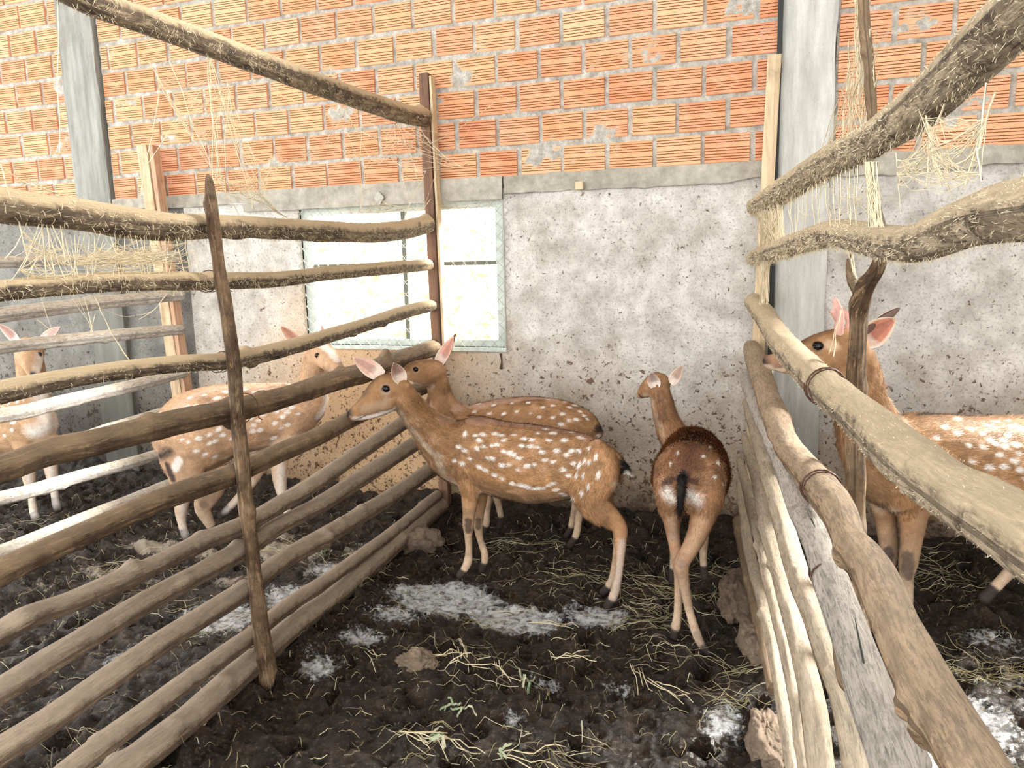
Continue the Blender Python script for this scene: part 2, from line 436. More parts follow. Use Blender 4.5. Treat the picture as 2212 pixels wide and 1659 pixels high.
def column(x0, x1, m, label, y=WY-.03, z1=4.14):
    xs = np.linspace(x0, x1, 16); zs = np.linspace(-.05, z1, 160)
    V, Fc = grid_surface(xs, zs, lambda P: y+.004*fbm(P*7, 3, 4)+np.where(np.abs(P[:, 0]-(x0+x1)/2) > (x1-x0)/2-.008, .008, 0))
    e = .006*vnoise(np.stack([V[:, 2]*6, V[:, 0]*0, V[:, 0]*0+x0], 1), 3)
    V[:, 0] += e*((V[:, 0] > (x0+x1)/2)*2-1)
    o = mesh_obj('concrete_column', V, Fc, m); tag(o, label, 'column', kind='structure')
    V, Fc = box(x0+.004, x1-.004, y+.004, y+.2, -.05, z1); mesh_obj('column_core', V, Fc, m, o, smooth=False)
    return o
column(-4.36, -4.075, MT['column_dark'], 'rough grey concrete column at the left of the brick wall')
column(-.035, .19, MT['column'], 'pale board-marked concrete column behind the right fence end')

# concrete beam and lintel over the render
def beam(x0, x1, z0, z1, y, rag, label, m=None):
    xs = np.arange(x0, x1, .012); zs = np.linspace(z0, z1, 10)
    V, Fc = grid_surface(xs, zs, lambda P: y+.006*fbm(np.stack([P[:, 0]*6, P[:, 2]*22, P[:, 0]*0], 1), 3, 6))
    lo = (V[:, 2]-z0)/(z1-z0)
    V[:, 2] += (1-lo)*rag*fbm(np.stack([V[:, 0]*7, V[:, 0]*0, V[:, 0]*0+1], 1), 3, 2)+lo*.5*rag*fbm(np.stack([V[:, 0]*11, V[:, 0]*0, V[:, 0]*0+5], 1), 3, 2)
    o = mesh_obj('lintel_beam', V, Fc, m or MT['beam']); tag(o, label, 'beam', kind='structure')
    V, Fc = box(x0, x1-.012, y+.008, y+.12, z0+abs(rag), z1); mesh_obj('beam_core', V, Fc, m or MT['beam'], o, smooth=False)
beam(-3.05, -1.40, 1.745, 1.865, WY-.034, .003, 'smooth grey concrete lintel over the window')
beam(-1.40, -.035, 1.775, 1.862, WY-.026, .014, 'ragged concrete band between bricks and render, right of the window')
beam(.19, 1.33, 1.775, 1.862, WY-.026, .014, 'ragged concrete band right of the right column')
beam(-4.07, -3.05, 1.80, 1.868, WY-.02, .010, 'rough cement band left of the window lintel')
V, Fc = join([box(-.02, .02, -.012, .012, -.02, .02)])
o = mesh_obj('tile_scrap', [(x*1.0+(-.985), y+WY-.045, z*.95+1.79) for x, y, z in V], Fc, MT['plank'], smooth=False); tag(o, 'small pale square spacer stuck in the concrete band above the render', 'spacer')
P = ony(818, 428, WY-.05)
V = [(P[0]+dx, P[1]+dy, P[2]+dz) for dy in (0, .012) for dx, dz in ((-.03, 0), (0, -.04), (.032, .003), (.002, .038))]
o = mesh_obj('wall_plate', V, [(0, 1, 2, 3), (7, 6, 5, 4), (0, 4, 5, 1), (1, 5, 6, 2), (2, 6, 7, 3), (3, 7, 4, 0)], MT['wire'], smooth=False)
tag(o, 'small diamond-shaped metal plate on the lintel over the window', 'plate')

V, Fc = join([box(1.32, 3.2, WY, WY+.16, 2.75, 4.15), box(3.15, 3.2, WY, WY+.16, 1.7, 2.8)]); o = mesh_obj('wall_back', V, Fc, MT['plaster'], smooth=False); tag(o, 'rendered wall over the tall opening beyond the right edge', 'wall', kind='structure')
# unseen side wall and roof, added to hold off the sun; ground outside
V, Fc = box(3.2, 3.35, -2.5, 4.07, -.05, 4.15); o = mesh_obj('wall_right', V, Fc, MT['plaster'], smooth=False); tag(o, 'unseen rendered side wall added beyond the right edge to block the sun', 'wall', kind='structure')
V, Fc = box(-7.2, 3.9, -1.2, 4.3, 4.15, 4.18)
o = mesh_obj('ceiling', V, Fc, MT['roof'], smooth=False); tag(o, 'unseen metal sheet roof above the pens, placed to block sun and leave a skylight gap', 'roof', kind='structure')
V, Fc = box(-14, 14, 4.1, 22, -.35, -.3); o = mesh_obj('ground', V, Fc, MT['outside'], smooth=False); tag(o, 'sunlit dry ground outside the window', 'ground', kind='structure')
n = 9000
c = np.stack([rng.uniform(-9, 6, n), rng.uniform(7.0, 8.5, n), rng.uniform(-.3, 2.1, n)], 1); c[:, 2] *= np.where(rng.random(n) < .7, .75, 1)
a = rng.normal(size=(n, 3)); a /= np.linalg.norm(a, axis=1)[:, None]; b_ = np.cross(a, rng.normal(size=(n, 3))); b_ /= np.linalg.norm(b_, axis=1)[:, None]
L = rng.uniform(.03, .09, (n, 1)); V = np.stack([c-a*L, c+b_*L*.35, c+a*L, c-b_*L*.35], 1).reshape(-1, 3); Fc = np.arange(4*n).reshape(-1, 4)
colr = np.array([(.86, .62, .22), (.9, .84, .6), (.62, .52, .25), (.95, .9, .8)])[rng.integers(0, 4, n)]
o = mesh_obj('hedge', V, Fc, MT['straw'], smooth=False, attr={'coat': np.repeat(colr, 4, 0)}); tag(o, 'dry yellow foliage outside the window', 'hedge', kind='stuff')

# ------------------------------------------------------------------ window
def bar(a, b, w_, h_, n=(0, 1, 0)):
    a = np.array(a, float); b = np.array(b, float); t = unit(b-a); nn = unit(np.array(n)-t*np.dot(n, t)); s = np.cross(t, nn)
    V = [tuple(p+s*w_/2*i+nn*h_/2*j) for p in (a, b) for i, j in ((-1, -1), (1, -1), (1, 1), (-1, 1))]
    return V, [(3, 2, 1, 0), (4, 5, 6, 7), (0, 1, 5, 4), (1, 2, 6, 5), (2, 3, 7, 6), (3, 0, 4, 7)]
def window(win, idx, label, full_detail=True):
    x0, x1, z0, z1 = win; y = WY+.05
    V, Fc = join([bar((x0-.05, y, z1-.003), (x1+.05, y, z1-.003), .066, .05), bar((x0-.05, y, z0+.003), (x1+.05, y, z0+.003), .066, .05),
                  bar((x0+.01, y-.001, z0-.03), (x0+.01, y-.001, z1+.03), .10, .05), bar((x1-.01, y-.001, z0-.03), (x1-.01, y-.001, z1+.03), .08, .05)])
    fr = mesh_obj('window_%d' % idx, V, Fc, MT['frame'], smooth=False); tag(fr, label, 'window', kind='structure')
    xm = x0+.66
    V, Fc = bar((xm, y, z0), (xm+.0, y, z1), .026, .03); mesh_obj('mullion', V, Fc, MT['frame_dark'], fr, False)
    zm = z0+.46
    V, Fc = bar((x0, y, zm), (x1, y, zm), .022, .03); mesh_obj('crossbar', V, Fc, MT['frame_dark'], fr, False)
    V, Fc = bar((x1-.004, y+.03, z0), (x1-.004, y+.03, z1), .016, .03); mesh_obj('reveal_bar', V, Fc, MT['black'], fr, False)
    V, Fc = box(x0-.01, x1+.01, WY-.022, WY+.1, z0-.022, z0); s = mesh_obj('window_sill', V, Fc, MT['frame'], fr, False)
    # chain link: zigzag wires that turn at every crossing
    vs = []; cell = .066; yy = WY-.014; nz = int((z1-z0+.02)/cell*2)
    k = 0; x = x0-.01
    while x < x1+.01:
        path = [(x+(cell/2 if q % 2 else 0), yy+(.002 if q % 2 else -.002), z0-.01+q*(z1-z0+.02)/nz) for q in range(nz+1)]
        path2 = [(x+cell/2*2-(cell/2 if q % 2 else 0), yy+(-.002 if q % 2 else .002), p[2]) for q, p in enumerate(path)]
        for pth in (path, path2):
            for u, v in zip(pth[:-1], pth[1:]): vs.append(bar(u, v, 0.0026, .0026))
        x += cell
    V, Fc = join(vs); wm = mesh_obj('wire_mesh', V, Fc, MT['wire'], fr, False); wm['kind'] = 'stuff'
    V, Fc = join([bar((x0-.012, yy, z1+.008), (x1+.012, yy, z1+.008), .006, .006), bar((x1+.008, yy, z0-.015), (x1+.008, yy, z1+.01), .006, .006)])
    mesh_obj('mesh_edge_wire', V, Fc, MT['wire'], fr, False)
window(WIN, 1, 'window opening with pale metal frame and chain-link wire')
window(SUN_WIN, 2, 'unseen tall window opening beyond the right edge, sized to let sun onto the right rails')

# ------------------------------------------------------------------ mud floor
def lumps(P2, pts, seed):
    return 0
def floor_h(X, Y):
    P = np.stack([X, Y, X*0], 1)
    h = .020*fbm(P*2.6, 3, 11)+.022*np.abs(fbm(P*9, 3, 12))+.020*fbm(P*24, 3, 13)
    # hoof pits
    r = np.random.default_rng(3)
    pits = np.stack([r.uniform(-5, 1.2, 520), r.uniform(1.2, 3.8, 520)], 1)
    amp = r.uniform(.02, .055, 520); rad = r.uniform(.025, .05, 520); an = r.uniform(0, 3.14, 520)
    o = np.argsort(X, kind='stable'); Xs = X[o]
    dz = np.zeros_like(X)
    for (cx, cy), a, rr, t in zip(pits, amp, rad, an):
        i0, i1 = np.searchsorted(Xs, cx-.12), np.searchsorted(Xs, cx+.12); ii = o[i0:i1]
        dx = X[ii]-cx; dy = Y[ii]-cy; k = np.abs(dy) < .12; ii = ii[k]; dx = dx[k]; dy = dy[k]
        u = dx*math.cos(t)+dy*math.sin(t); v = -dx*math.sin(t)+dy*math.cos(t)
        q = (u/rr)**2+(v/(rr*.6))**2; dz[ii] += -a*np.exp(-q*q)+.35*a*np.exp(-(q-2.2)**2)
    h = h+dz
    g = np.exp(-((X+1.66+.0*(Y))/.10)**2)*(Y > 1)*.045+np.exp(-((X-(-.10-.115*(Y-3.8)))/.12)**2)*.03
    wallm = np.clip((Y-3.62)/.3, 0, 1)**1.5*.10
    s, _ = shine_straw(X, Y)
    h = h*(1-.85*np.clip(s, 0, 1))+g*(.6+.6*vnoise(P*8, 20))+wallm*(1+.4*vnoise(P*7, 21))
    h = h-.012
    for fx, fy, fz in FEET:
        d2 = (X-fx)**2+(Y-fy)**2; wt = np.exp(-d2/.0022); h = h*(1-wt)+fz*wt
    return h
# where hooves have trodden: x, y, height of the mud under each
FEET = [(-1.345, 2.996, 0.011), (-1.285, 3.132, -0.011), (-0.647, 2.93, -0.012), (-0.699, 3.073, -0.021), (-1.433, 3.537, 0.016), (-1.393, 3.657, 0.004), (-0.968, 3.5, -0.003), (-1.011, 3.612, 0.008), (-0.345, 2.74, -0.01), (-0.207, 2.65, 0.001), (-0.278, 3.22, 0.036), (-0.418, 3.22, 0.002), (0.468, 3.083, 0.008), (0.424, 3.176, 0.06), (0.777, 3.254, 0.057), (1.343, 3.654, -0.005), (-2.396, 3.274, 0.018), (-2.825, 3.19, 0.087), (-2.856, 2.975, 0.03), (-2.837, 3.19, -0.028), (-4.045, 3.088, -0.036), (-3.949, 3.153, 0.03)]
SHINE_PATCH = [(960, 1290, .26, .10, 1.25), (1120, 1335, .20, .075, 1.3), (1290, 1330, .16, .07, .9), (850, 1330, .16, .07, .7), (780, 1380, .13, .06, .75), (690, 1440, .11, .07, .7),  # pale slurry, with the shine of the wet floor painted in
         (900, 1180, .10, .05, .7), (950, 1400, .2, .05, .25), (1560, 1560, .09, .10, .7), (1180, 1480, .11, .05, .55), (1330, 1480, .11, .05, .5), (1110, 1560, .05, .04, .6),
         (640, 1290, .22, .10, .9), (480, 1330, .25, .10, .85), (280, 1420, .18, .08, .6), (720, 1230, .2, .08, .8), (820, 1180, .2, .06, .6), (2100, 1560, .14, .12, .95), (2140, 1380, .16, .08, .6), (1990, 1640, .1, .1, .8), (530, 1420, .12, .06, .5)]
STRAW_SUN = [(620, 1195, .22, .07, 1.2), (370, 1185, .30, .055, 1.2), (250, 1230, .35, .06, .7), (500, 1250, .2, .06, .6), (90, 1260, .3, .08, .45), (760, 1190, .15, .05, .6), (600, 1160, .15, .04, .8)]  # pale straw, with the sun patch on the floor painted in
_PW = [(*onz(a, b)[:2], c, d, e) for a, b, c, d, e in SHINE_PATCH]; _SW = [(*onz(a, b)[:2], c, d, e) for a, b, c, d, e in STRAW_SUN]
def shine_straw(X, Y):
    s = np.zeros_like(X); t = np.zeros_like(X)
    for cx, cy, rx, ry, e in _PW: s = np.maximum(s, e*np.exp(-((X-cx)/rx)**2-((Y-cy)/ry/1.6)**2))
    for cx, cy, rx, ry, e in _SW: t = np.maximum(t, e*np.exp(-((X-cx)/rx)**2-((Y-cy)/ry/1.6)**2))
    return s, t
xs = np.concatenate([np.arange(-7.2, -4.8, .08), np.arange(-4.8, 1.25, .0105), np.arange(1.25, 3.3, .06)])
ys = np.concatenate([np.arange(-2.5, 1.25, .12), np.arange(1.25, 4.0, .0092)])
X, Y = np.meshgrid(xs, ys); n_, m_ = X.shape
Zf = floor_h(X.ravel(), Y.ravel()); s_, t_ = shine_straw(X.ravel(), Y.ravel())
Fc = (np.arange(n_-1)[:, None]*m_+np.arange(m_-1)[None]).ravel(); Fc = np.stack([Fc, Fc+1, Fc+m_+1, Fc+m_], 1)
fl = mesh_obj('floor', np.stack([X.ravel(), Y.ravel(), Zf], 1), Fc, MT['mud'], attr={'slurry_shine': s_, 'straw': t_}); tag(fl, 'churned wet dark mud floor of the pens', 'floor', kind='structure')
ZG = Zf.reshape(X.shape)
def gz(x, y):
    i = np.clip(np.searchsorted(xs, x), 1, len(xs)-1); j = np.clip(np.searchsorted(ys, y), 1, len(ys)-1); return ZG[j, i]

# ------------------------------------------------------------------ poles
def pole_mesh(P, seg=20, step=.02, seed=0, rough=1., knots=(), cap=True, nk=None):
    """P rows: x y z radius. Returns verts, faces, uv of a knotty tapered branch"""
    r = np.random.default_rng(seed+100)
    S = spline(P, step); n = len(S); C = S[:, :3]; R = S[:, 3]
    T = np.gradient(C, axis=0); T /= np.linalg.norm(T, axis=1)[:, None]
    ref = np.array([0, 0, 1.]) if abs(T[n//2][2]) < .8 else np.array([1., 0, 0])
    A = np.cross(T, ref); A /= np.linalg.norm(A, axis=1)[:, None]; B = np.cross(A, T)
    s = np.concatenate([[0], np.cumsum(np.linalg.norm(np.diff(C, axis=0), axis=1))])
    th = np.linspace(0, 2*np.pi, seg, endpoint=False)
    TH, SS = np.meshgrid(th, s); RR = np.repeat(R[:, None], seg, 1)
    q = np.stack([np.cos(TH).ravel()*1.2, np.sin(TH).ravel()*1.2, SS.ravel()*6], 1)
    RR = RR*(1+rough*(.07*fbm(q+seed*3.1, 2, seed)+.035*vnoise(np.stack([np.cos(TH).ravel()*5, np.sin(TH).ravel()*5, SS.ravel()*11], 1)+seed, seed+5)).reshape(RR.shape))
    if nk is None: nk = max(2, int(s[-1]*2.2))
    ks = [(r.uniform(0, s[-1]), r.uniform(0, 2*np.pi), r.uniform(.2, .55), r.uniform(.014, .028)) for _ in range(nk)]
    ks += [(k[0]*s[-1], k[1], k[2], k[3]) for k in knots]
    for k0, ka, kh, kw in ks:
        Rm = np.interp(k0, s, R); kh = min(kh, .013/Rm) if kh < .6 else kh; kw = max(kw, Rm*.55); da = np.angle(np.exp(1j*(TH-ka)))*Rm
        RR = RR+Rm*kh*np.exp(-((SS-k0)/kw)**2-(da/kw)**2)
    V = C[:, None]+A[:, None]*(np.cos(TH)*RR)[..., None]+B[:, None]*(np.sin(TH)*RR)[..., None]
    V = V.reshape(-1, 3); uv = np.stack([(TH*R[:, None]).ravel()+seed*.37, SS.ravel()+seed*1.7], 1)
    i, j = np.meshgrid(np.arange(n-1), np.arange(seg), indexing='ij'); a = (i*seg+j).ravel(); b = (i*seg+(j+1) % seg).ravel()
    Fc = np.stack([a, b, b+seg, a+seg], 1)
    # ends: centre fans as quads degenerate-free
    V = np.vstack([V, C[0]-T[0]*.002, C[-1]+T[-1]*.002]); uv = np.vstack([uv, uv[:1], uv[-1:]])
    c0, c1 = n*seg, n*seg+1
    F3 = [(int((j+1) % seg), int(j), c0) for j in range(seg)]+[(int((n-1)*seg+j), int((n-1)*seg+(j+1) % seg), c1) for j in range(seg)]
    return V, [tuple(map(int, f)) for f in Fc]+F3, uv
def pole(name, P, m, parent, label=None, **kw):
    V, Fc, uv = pole_mesh(P, **kw); o = mesh_obj(name, V, Fc, m, parent, uv=uv)
    if label: o['label'] = label
    return o
def trace(pts, plane_p, plane_n, off=0.):
    """pts: (px, py, width in px); returns rows x y z r on a fence plane"""
    out = []
    pn = unit(plane_n); pp = np.array(plane_p)+pn*off
    for px, py, wp in pts:
        Q = onplane(px, py, pp, pn); out.append([*Q, wp/2*pxm(Q)])
    return np.array(out)
def ring_tie(P, i, rad_add, m, parent, turns=2, seed=0, wr=.0016, tilt=.25, name='wire_tie', post=None):
    """loops of thin wire around a pole at fraction i of its path (and around the post)"""
    S = spline(P, .01); k = int(i*(len(S)-1)); c = S[k, :3]; t = unit(S[min(k+2, len(S)-1), :3]-S[max(k-2, 0), :3]); R = S[k, 3]+rad_add
    a = unit(np.cross(t, (0.1, .2, 1))); b = np.cross(t, a)
    pts = [c+(a*math.cos(u)+b*math.sin(u))*R+t*(tilt*R*math.sin(u+seed)+.004*u) for u in np.linspace(0, 2*np.pi*turns, 18*turns)]
    pts += [pts[-1]+np.array([.01, -.01, -.025]), pts[-1]+np.array([.025, -.012, -.03])]
    V, Fc, uv = pole_mesh([[*p, wr] for p in pts], seg=6, step=.02, rough=0, nk=0)
    return mesh_obj(name, V, Fc, m, parent, uv=uv)

# left fence
LP0, LN = (-1.72, 2.07, 0), (1, .05, 0)
left = [
 ('bark_dusty', [(120, -32, 58), (200, 5, 57), (300, 40, 55), (450, 95, 52), (600, 150, 48), (750, 205, 44), (860, 242, 42), (914, 254, 40)]),
 ('bark_dusty', [(-60, 438, 84), (0, 443, 80), (60, 450, 76), (150, 461, 72), (260, 478, 66), (350, 487, 60), (445, 490, 54), (560, 492, 47), (680, 498, 44), (800, 503, 42), (880, 495, 40), (922, 484, 38)]),
 ('bark_dusty', [(-60, 634, 48), (0, 628, 46), (100, 618, 44), (250, 609, 42), (400, 608, 40), (470, 607, 38), (600, 603, 33), (700, 592, 30), (800, 582, 28), (925, 572, 24)]),
 ('bark_dusty', [(-60, 862, 52), (0, 848, 50), (100, 826, 44), (200, 808, 41), (300, 795, 40), (400, 785, 38), (490, 780, 37), (600, 757, 35), (700, 728, 32), (800, 698, 30), (880, 672, 28), (938, 658, 26)]),
 ('bark', [(-60, 1035, 62), (0, 1015, 62), (100, 980, 60), (200, 957, 60), (300, 932, 56), (400, 908, 54), (500, 888, 50), (600, 862, 46), (700, 830, 46), (800, 800, 43), (850, 780, 40), (900, 764, 38), (940, 750, 36)]),
 ('bark', [(-60, 1262, 62), (0, 1236, 60), (100, 1190, 54), (200, 1145, 52), (300, 1100, 50), (400, 1060, 48), (500, 1025, 46), (600, 980, 42), (700, 936, 38), (760, 905, 36), (850, 862, 33), (940, 826, 30)]),
 ('bark_mud', [(-60, 1402, 54), (0, 1370, 52), (60, 1335, 52), (150, 1302, 48), (250, 1258, 46), (350, 1213, 44), (450, 1165, 42), (530, 1132, 40), (620, 1080, 38), (700, 1030, 36), (780, 975, 34), (850, 928, 32), (940, 868, 29)]),
 ('bark_mud', [(-60, 1528, 60), (0, 1492, 58), (100, 1430, 56), (200, 1370, 54), (300, 1310, 52), (400, 1255, 48), (520, 1190, 44), (600, 1137, 40), (700, 1085, 38), (800, 1020, 36), (900, 956, 33), (942, 930, 31)]),
 ('bark_mud', [(-60, 1668, 68), (0, 1624, 66), (100, 1560, 62), (200, 1490, 56), (300, 1420, 52), (400, 1355, 48), (520, 1280, 46), (600, 1218, 42), (700, 1160, 40), (800, 1100, 37), (870, 1057, 34), (945, 1006, 32)]),
 ('bark_mud', [(30, 1755, 56), (110, 1695, 54), (180, 1640, 52), (300, 1550, 48), (400, 1475, 44), (480, 1418, 42), (545, 1370, 38), (620, 1310, 35), (700, 1258, 31), (780, 1200, 28), (860, 1140, 26), (945, 1070, 24)]),
 ('bark_mud', [(130, 1770, 76), (200, 1710, 74), (300, 1638, 70), (400, 1560, 64), (500, 1470, 58), (570, 1408, 54), (650, 1340, 50), (720, 1290, 48), (800, 1220, 46), (880, 1150, 43), (952, 1092, 40)]),
]
fence_l = empty('pole_fence', (-1.75, 3.0, 0), 'rail fence of rough round poles left of the foremost deer', 'fence')
pf = []
knots_l = {4: [(.335, 4.6, .75, .028), (.33, 1.4, .35, .03), (.77, 1.5, .7, .02), (.84, 4.5, .4, .02)], 6: [(.17, 1.4, .7, .022), (.37, 4.8, .7, .022)], 1: [(.36, 3.4, .4, .04)]}
for k, (mn, pts) in enumerate(left):
    Pq = trace(pts, LP0, LN); pf.append(Pq)
    pole('rail', Pq, MT[mn], fence_l, seed=k+1, knots=knots_l.get(k, ()), seg=24, step=.015)
mid = [(449, 378, 9), (452, 392, 18), (456, 430, 24), (462, 490, 27), (471, 560, 24), (478, 610, 26), (486, 650, 27), (496, 727, 29), (505, 794, 30), (512, 879, 31), (520, 960, 33), (526, 1030, 31), (532, 1100, 30), (545, 1197, 31), (558, 1312, 34), (570, 1400, 36), (584, 1478, 40), (590, 1520, 42)]
PM = trace(mid, LP0, LN, .062)
pole('post', PM, MT['bark'], fence_l, 'crooked thin upright branch post', seed=33, rough=1.6, nk=9, seg=20, step=.012)
# sawn far post, its paler right face built as a separate strip
def timber(a, b, w_, d_, m, parent, seed=0, name='post'):
    """sawn post from a (bottom) to b (top) with slightly wandering edges"""
    a = np.array(a, float); b = np.array(b, float); n = 40; V = []
    for i in range(n+1):
        p = a+(b-a)*i/n
        for q, (sx, sy) in enumerate(((-1, -1), (-.8, -1), (.8, -1), (1, -1), (1, 1), (-1, 1))):
            e = .05*vnoise(np.array([[i*.3, q*7.1, seed]]), 2)[0]
            V.append((p[0]+sx*w_/2*(1+e), p[1]+sy*d_/2*(1+e)+(0 if abs(sx) < .9 else .002), p[2]))
    Fc = [(i*6+q, i*6+(q+1) % 6, i*6+6+(q+1) % 6, i*6+6+q) for i in range(n) for q in range(6)]+[tuple(range(5, -1, -1)), tuple(n*6+q for q in range(6))]
    return mesh_obj(name, V, Fc, m, parent, smooth=False)
timber((-1.785, 3.84, -.02), (-1.806, 3.84, 2.40), .052, .05, MT['plank_dark'], fence_l, 1)
timber((-1.752, 3.845, .9), (-1.768, 3.845, 2.385), .014, .045, MT['plank'], fence_l, 2, 'post_face')
for k, fr in ((3, .62), (5, .565), (7, .655), (8, .655), (9, .62), (10, .6), (2, .565)):
    S = spline(pf[k], .01); i = int(np.argmin(np.linalg.norm(S[:, :3]-PM[np.argmin(np.abs(PM[:, 2]-S[:, 2].mean())), :3], axis=1)))
    # wrap at the place nearest the post
    dmin = np.array([np.min(np.linalg.norm(PM[:, :3]-s[:3], axis=1)) for s in S]); i = int(dmin.argmin())
    ring_tie(pf[k], i/(len(S)-1), .006, MT['rust'], fence_l, turns=2, seed=k, tilt=.45)
for fr in (.352,): ring_tie(pf[4], fr, .012, MT['rust'], fence_l, turns=1, seed=3)
LATE_FUZZ = True

# second fence, further left
L2P, L2N = (-3.52, 3.0, 0), (1, 0, 0)
left2 = [
 [(-40, 567, 26), (100, 565, 25), (250, 559, 24), (384, 552, 22)],
 [(-40, 686, 34), (100, 668, 32), (250, 650, 29), (340, 642, 26), (392, 637, 24)],
 [(-40, 756, 28), (100, 740, 27), (250, 724, 26), (392, 712, 23)],
 [(-40, 905, 34), (60, 888, 32), (120, 872, 30), (250, 842, 28), (330, 822, 26), (398, 805, 22)],
 [(-40, 1015, 38), (60, 985, 36), (150, 958, 34), (250, 926, 32), (330, 900, 28), (404, 877, 24)],
 [(-40, 1088, 32), (60, 1062, 30), (150, 1036, 28), (250, 1008, 26), (330, 985, 24), (410, 960, 22)],
 [(-40, 1212, 34), (60, 1170, 32), (150, 1133, 30), (250, 1093, 28), (370, 1046, 26), (420, 1027, 24)]]
fence_2 = empty('pole_fence', (-3.52, 3.2, 0), 'sunlit white pole fence behind, in front of the far left deer', 'fence')
for k, pts in enumerate(left2):
    pole('rail', trace(pts, L2P, L2N), MT['bark_sunlit'], fence_2, seed=k+50, seg=16, step=.025)
timber((-3.545, 3.79, -.02), (-3.665, 3.79, 2.16), .075, .05, MT['plank'], fence_2, 5)
timber((-3.495, 3.80, -.02), (-3.60, 3.80, 2.155), .03, .06, MT['plank_red'], fence_2, 6, 'post_face')  # reddish strip stands for the side face of this post
adopt(fence_2)

# right fence
def rx(y): return -.10-.115*(y-3.8)
RP, RN = (rx(3.8), 3.8, 0), (1, .115, 0)
right = [
 ('bark_fuzzy', [(1630, 447, 34), (1650, 437, 46), (1714, 397, 56), (1799, 347, 66), (1888, 299, 76), (1984, 231, 98), (2062, 160, 112), (2139, 88, 128), (2212, 24, 144), (2300, -60, 165)], 0),
 ('bark_fuzzy', [(1625, 558, 28), (1650, 550, 38), (1714, 528, 46), (1791, 506, 56), (1850, 510, 66), (1920, 524, 74), (1984, 525, 82), (2081, 484, 106), (2150, 463, 122), (2212, 452, 138), (2300, 440, 160)], 0),
 ('bark_fuzzy', [(1627, 652, 36), (1650, 680, 46), (1692, 742, 56), (1762, 816, 72), (1842, 886, 84), (1936, 968, 112), (2030, 1040, 126), (2124, 1100, 146), (2212, 1155, 168), (2290, 1200, 190), (2400, 1262, 215)], .0),
 ('bark_tan', [(1624, 752, 36), (1632, 775, 44), (1654, 842, 48), (1696, 955, 58), (1748, 1023, 68), (1804, 1093, 78), (1837, 1168, 74), (1887, 1240, 88), (1938, 1355, 98), (1999, 1482, 116), (2096, 1645, 134), (2150, 1745, 142)], -.01),
 ('bark_bleached', [(1612, 812, 26), (1622, 840, 36), (1649, 905, 40), (1696, 1011, 46), (1733, 1101, 58), (1766, 1172, 62), (1790, 1240, 70), (1837, 1370, 84), (1874, 1475, 94), (1932, 1645, 112), (1965, 1745, 118)], 0),
 ('bark_pale', [(1614, 868, 22), (1630, 920, 30), (1654, 1007, 36), (1687, 1110, 46), (1719, 1225, 52), (1756, 1325, 56), (1786, 1410, 58), (1824, 1521, 60), (1848, 1645, 62), (1866, 1745, 66)], 0),
 ('bark_pale', [(1608, 945, 18), (1622, 990, 24), (1640, 1054, 30), (1655, 1130, 36), (1681, 1225, 42), (1709, 1325, 48), (1736, 1425, 52), (1757, 1525, 58), (1771, 1645, 62), (1780, 1745, 66)], 0),
 ('bark_pale', [(1598, 995, 16), (1612, 1050, 22), (1624, 1100, 25), (1637, 1150, 27), (1658, 1245, 28), (1681, 1336, 30), (1702, 1425, 31), (1724, 1545, 33), (1738, 1645, 36), (1750, 1745, 38)], 0),
 ('bark_pale', [(1597, 1040, 14), (1606, 1110, 20), (1621, 1200, 26), (1645, 1290, 29), (1668, 1386, 32), (1690, 1504, 35), (1713, 1645, 38), (1728, 1745, 40)], .0),
 ('bark', [(1594, 1125, 26), (1600, 1150, 29), (1610, 1200, 30), (1622, 1260, 30), (1650, 1380, 30), (1672, 1490, 30)], 0),
]
fence_r = empty('pole_fence', (.1, 2.6, 0), 'rail fence of stacked pale poles on the right, nearest the camera', 'fence')
pr = []; roff = []
knots_r = {3: [(.60, 3.6, .7, .03), (.42, 3.8, .35, .03), (.36, 1.2, .25, .02)], 2: [(.35, 4.2, .45, .03), (.55, 4.4, .4, .03)]}
for k, (mn, pts, off) in enumerate(right):
    off = float(ony(pts[0][0], pts[0][1], 3.80)[0]-rx(3.8))*.993     # every rail is nailed to the post at the wall
    Pq = trace(pts, RP, RN, off); roff.append(off)
    if k >= 5: Pq[:, 3] *= .92
    pr.append(Pq)
    pole('rail', Pq, MT[mn], fence_r, seed=k+80, seg=32, step=.012, knots=knots_r.get(k, ()), rough=1.3, nk=(0 if k < 3 else None))
# hooked stub on the cracked pole and the crack itself
def on_rail(k, pts, lift=.95):
    """points on the visible skin of rail k"""
    R_ = spline(pr[k], .02); out = []
    for px, py, wp in pts:
        Q = trace([(px, py, wp)], RP, RN, roff[k])[0]; rr = R_[np.argmin(np.linalg.norm(R_[:, :3]-Q[:3], axis=1)), 3]
        Q[:3] += unit(C0-Q[:3])*rr*lift; out.append(Q)
    return np.array(out)
pole('branch_stub', on_rail(4, [(1806, 1368, 16), (1812, 1400, 26), (1816, 1440, 26), (1822, 1475, 22), (1832, 1494, 12)], .8), MT['bark'], fence_r, 'dark hooked branch stub', seed=5, nk=0, seg=12, step=.01)
for q, cr in enumerate(([(1752, 1120, 3), (1760, 1140, 5), (1773, 1177, 7), (1780, 1205, 9), (1788, 1238, 12), (1796, 1268, 12), (1810, 1309, 9), (1818, 1330, 4)], [(1847, 1336, 2), (1857, 1386, 5), (1870, 1450, 6), (1881, 1498, 9), (1897, 1555, 11), (1908, 1600, 12), (1920, 1650, 12)])):
    pole('crack', on_rail(4, cr, .96), MT['black'], fence_r, 'dark split along the bleached rail', seed=q+20, nk=0, seg=8, step=.01, rough=3)
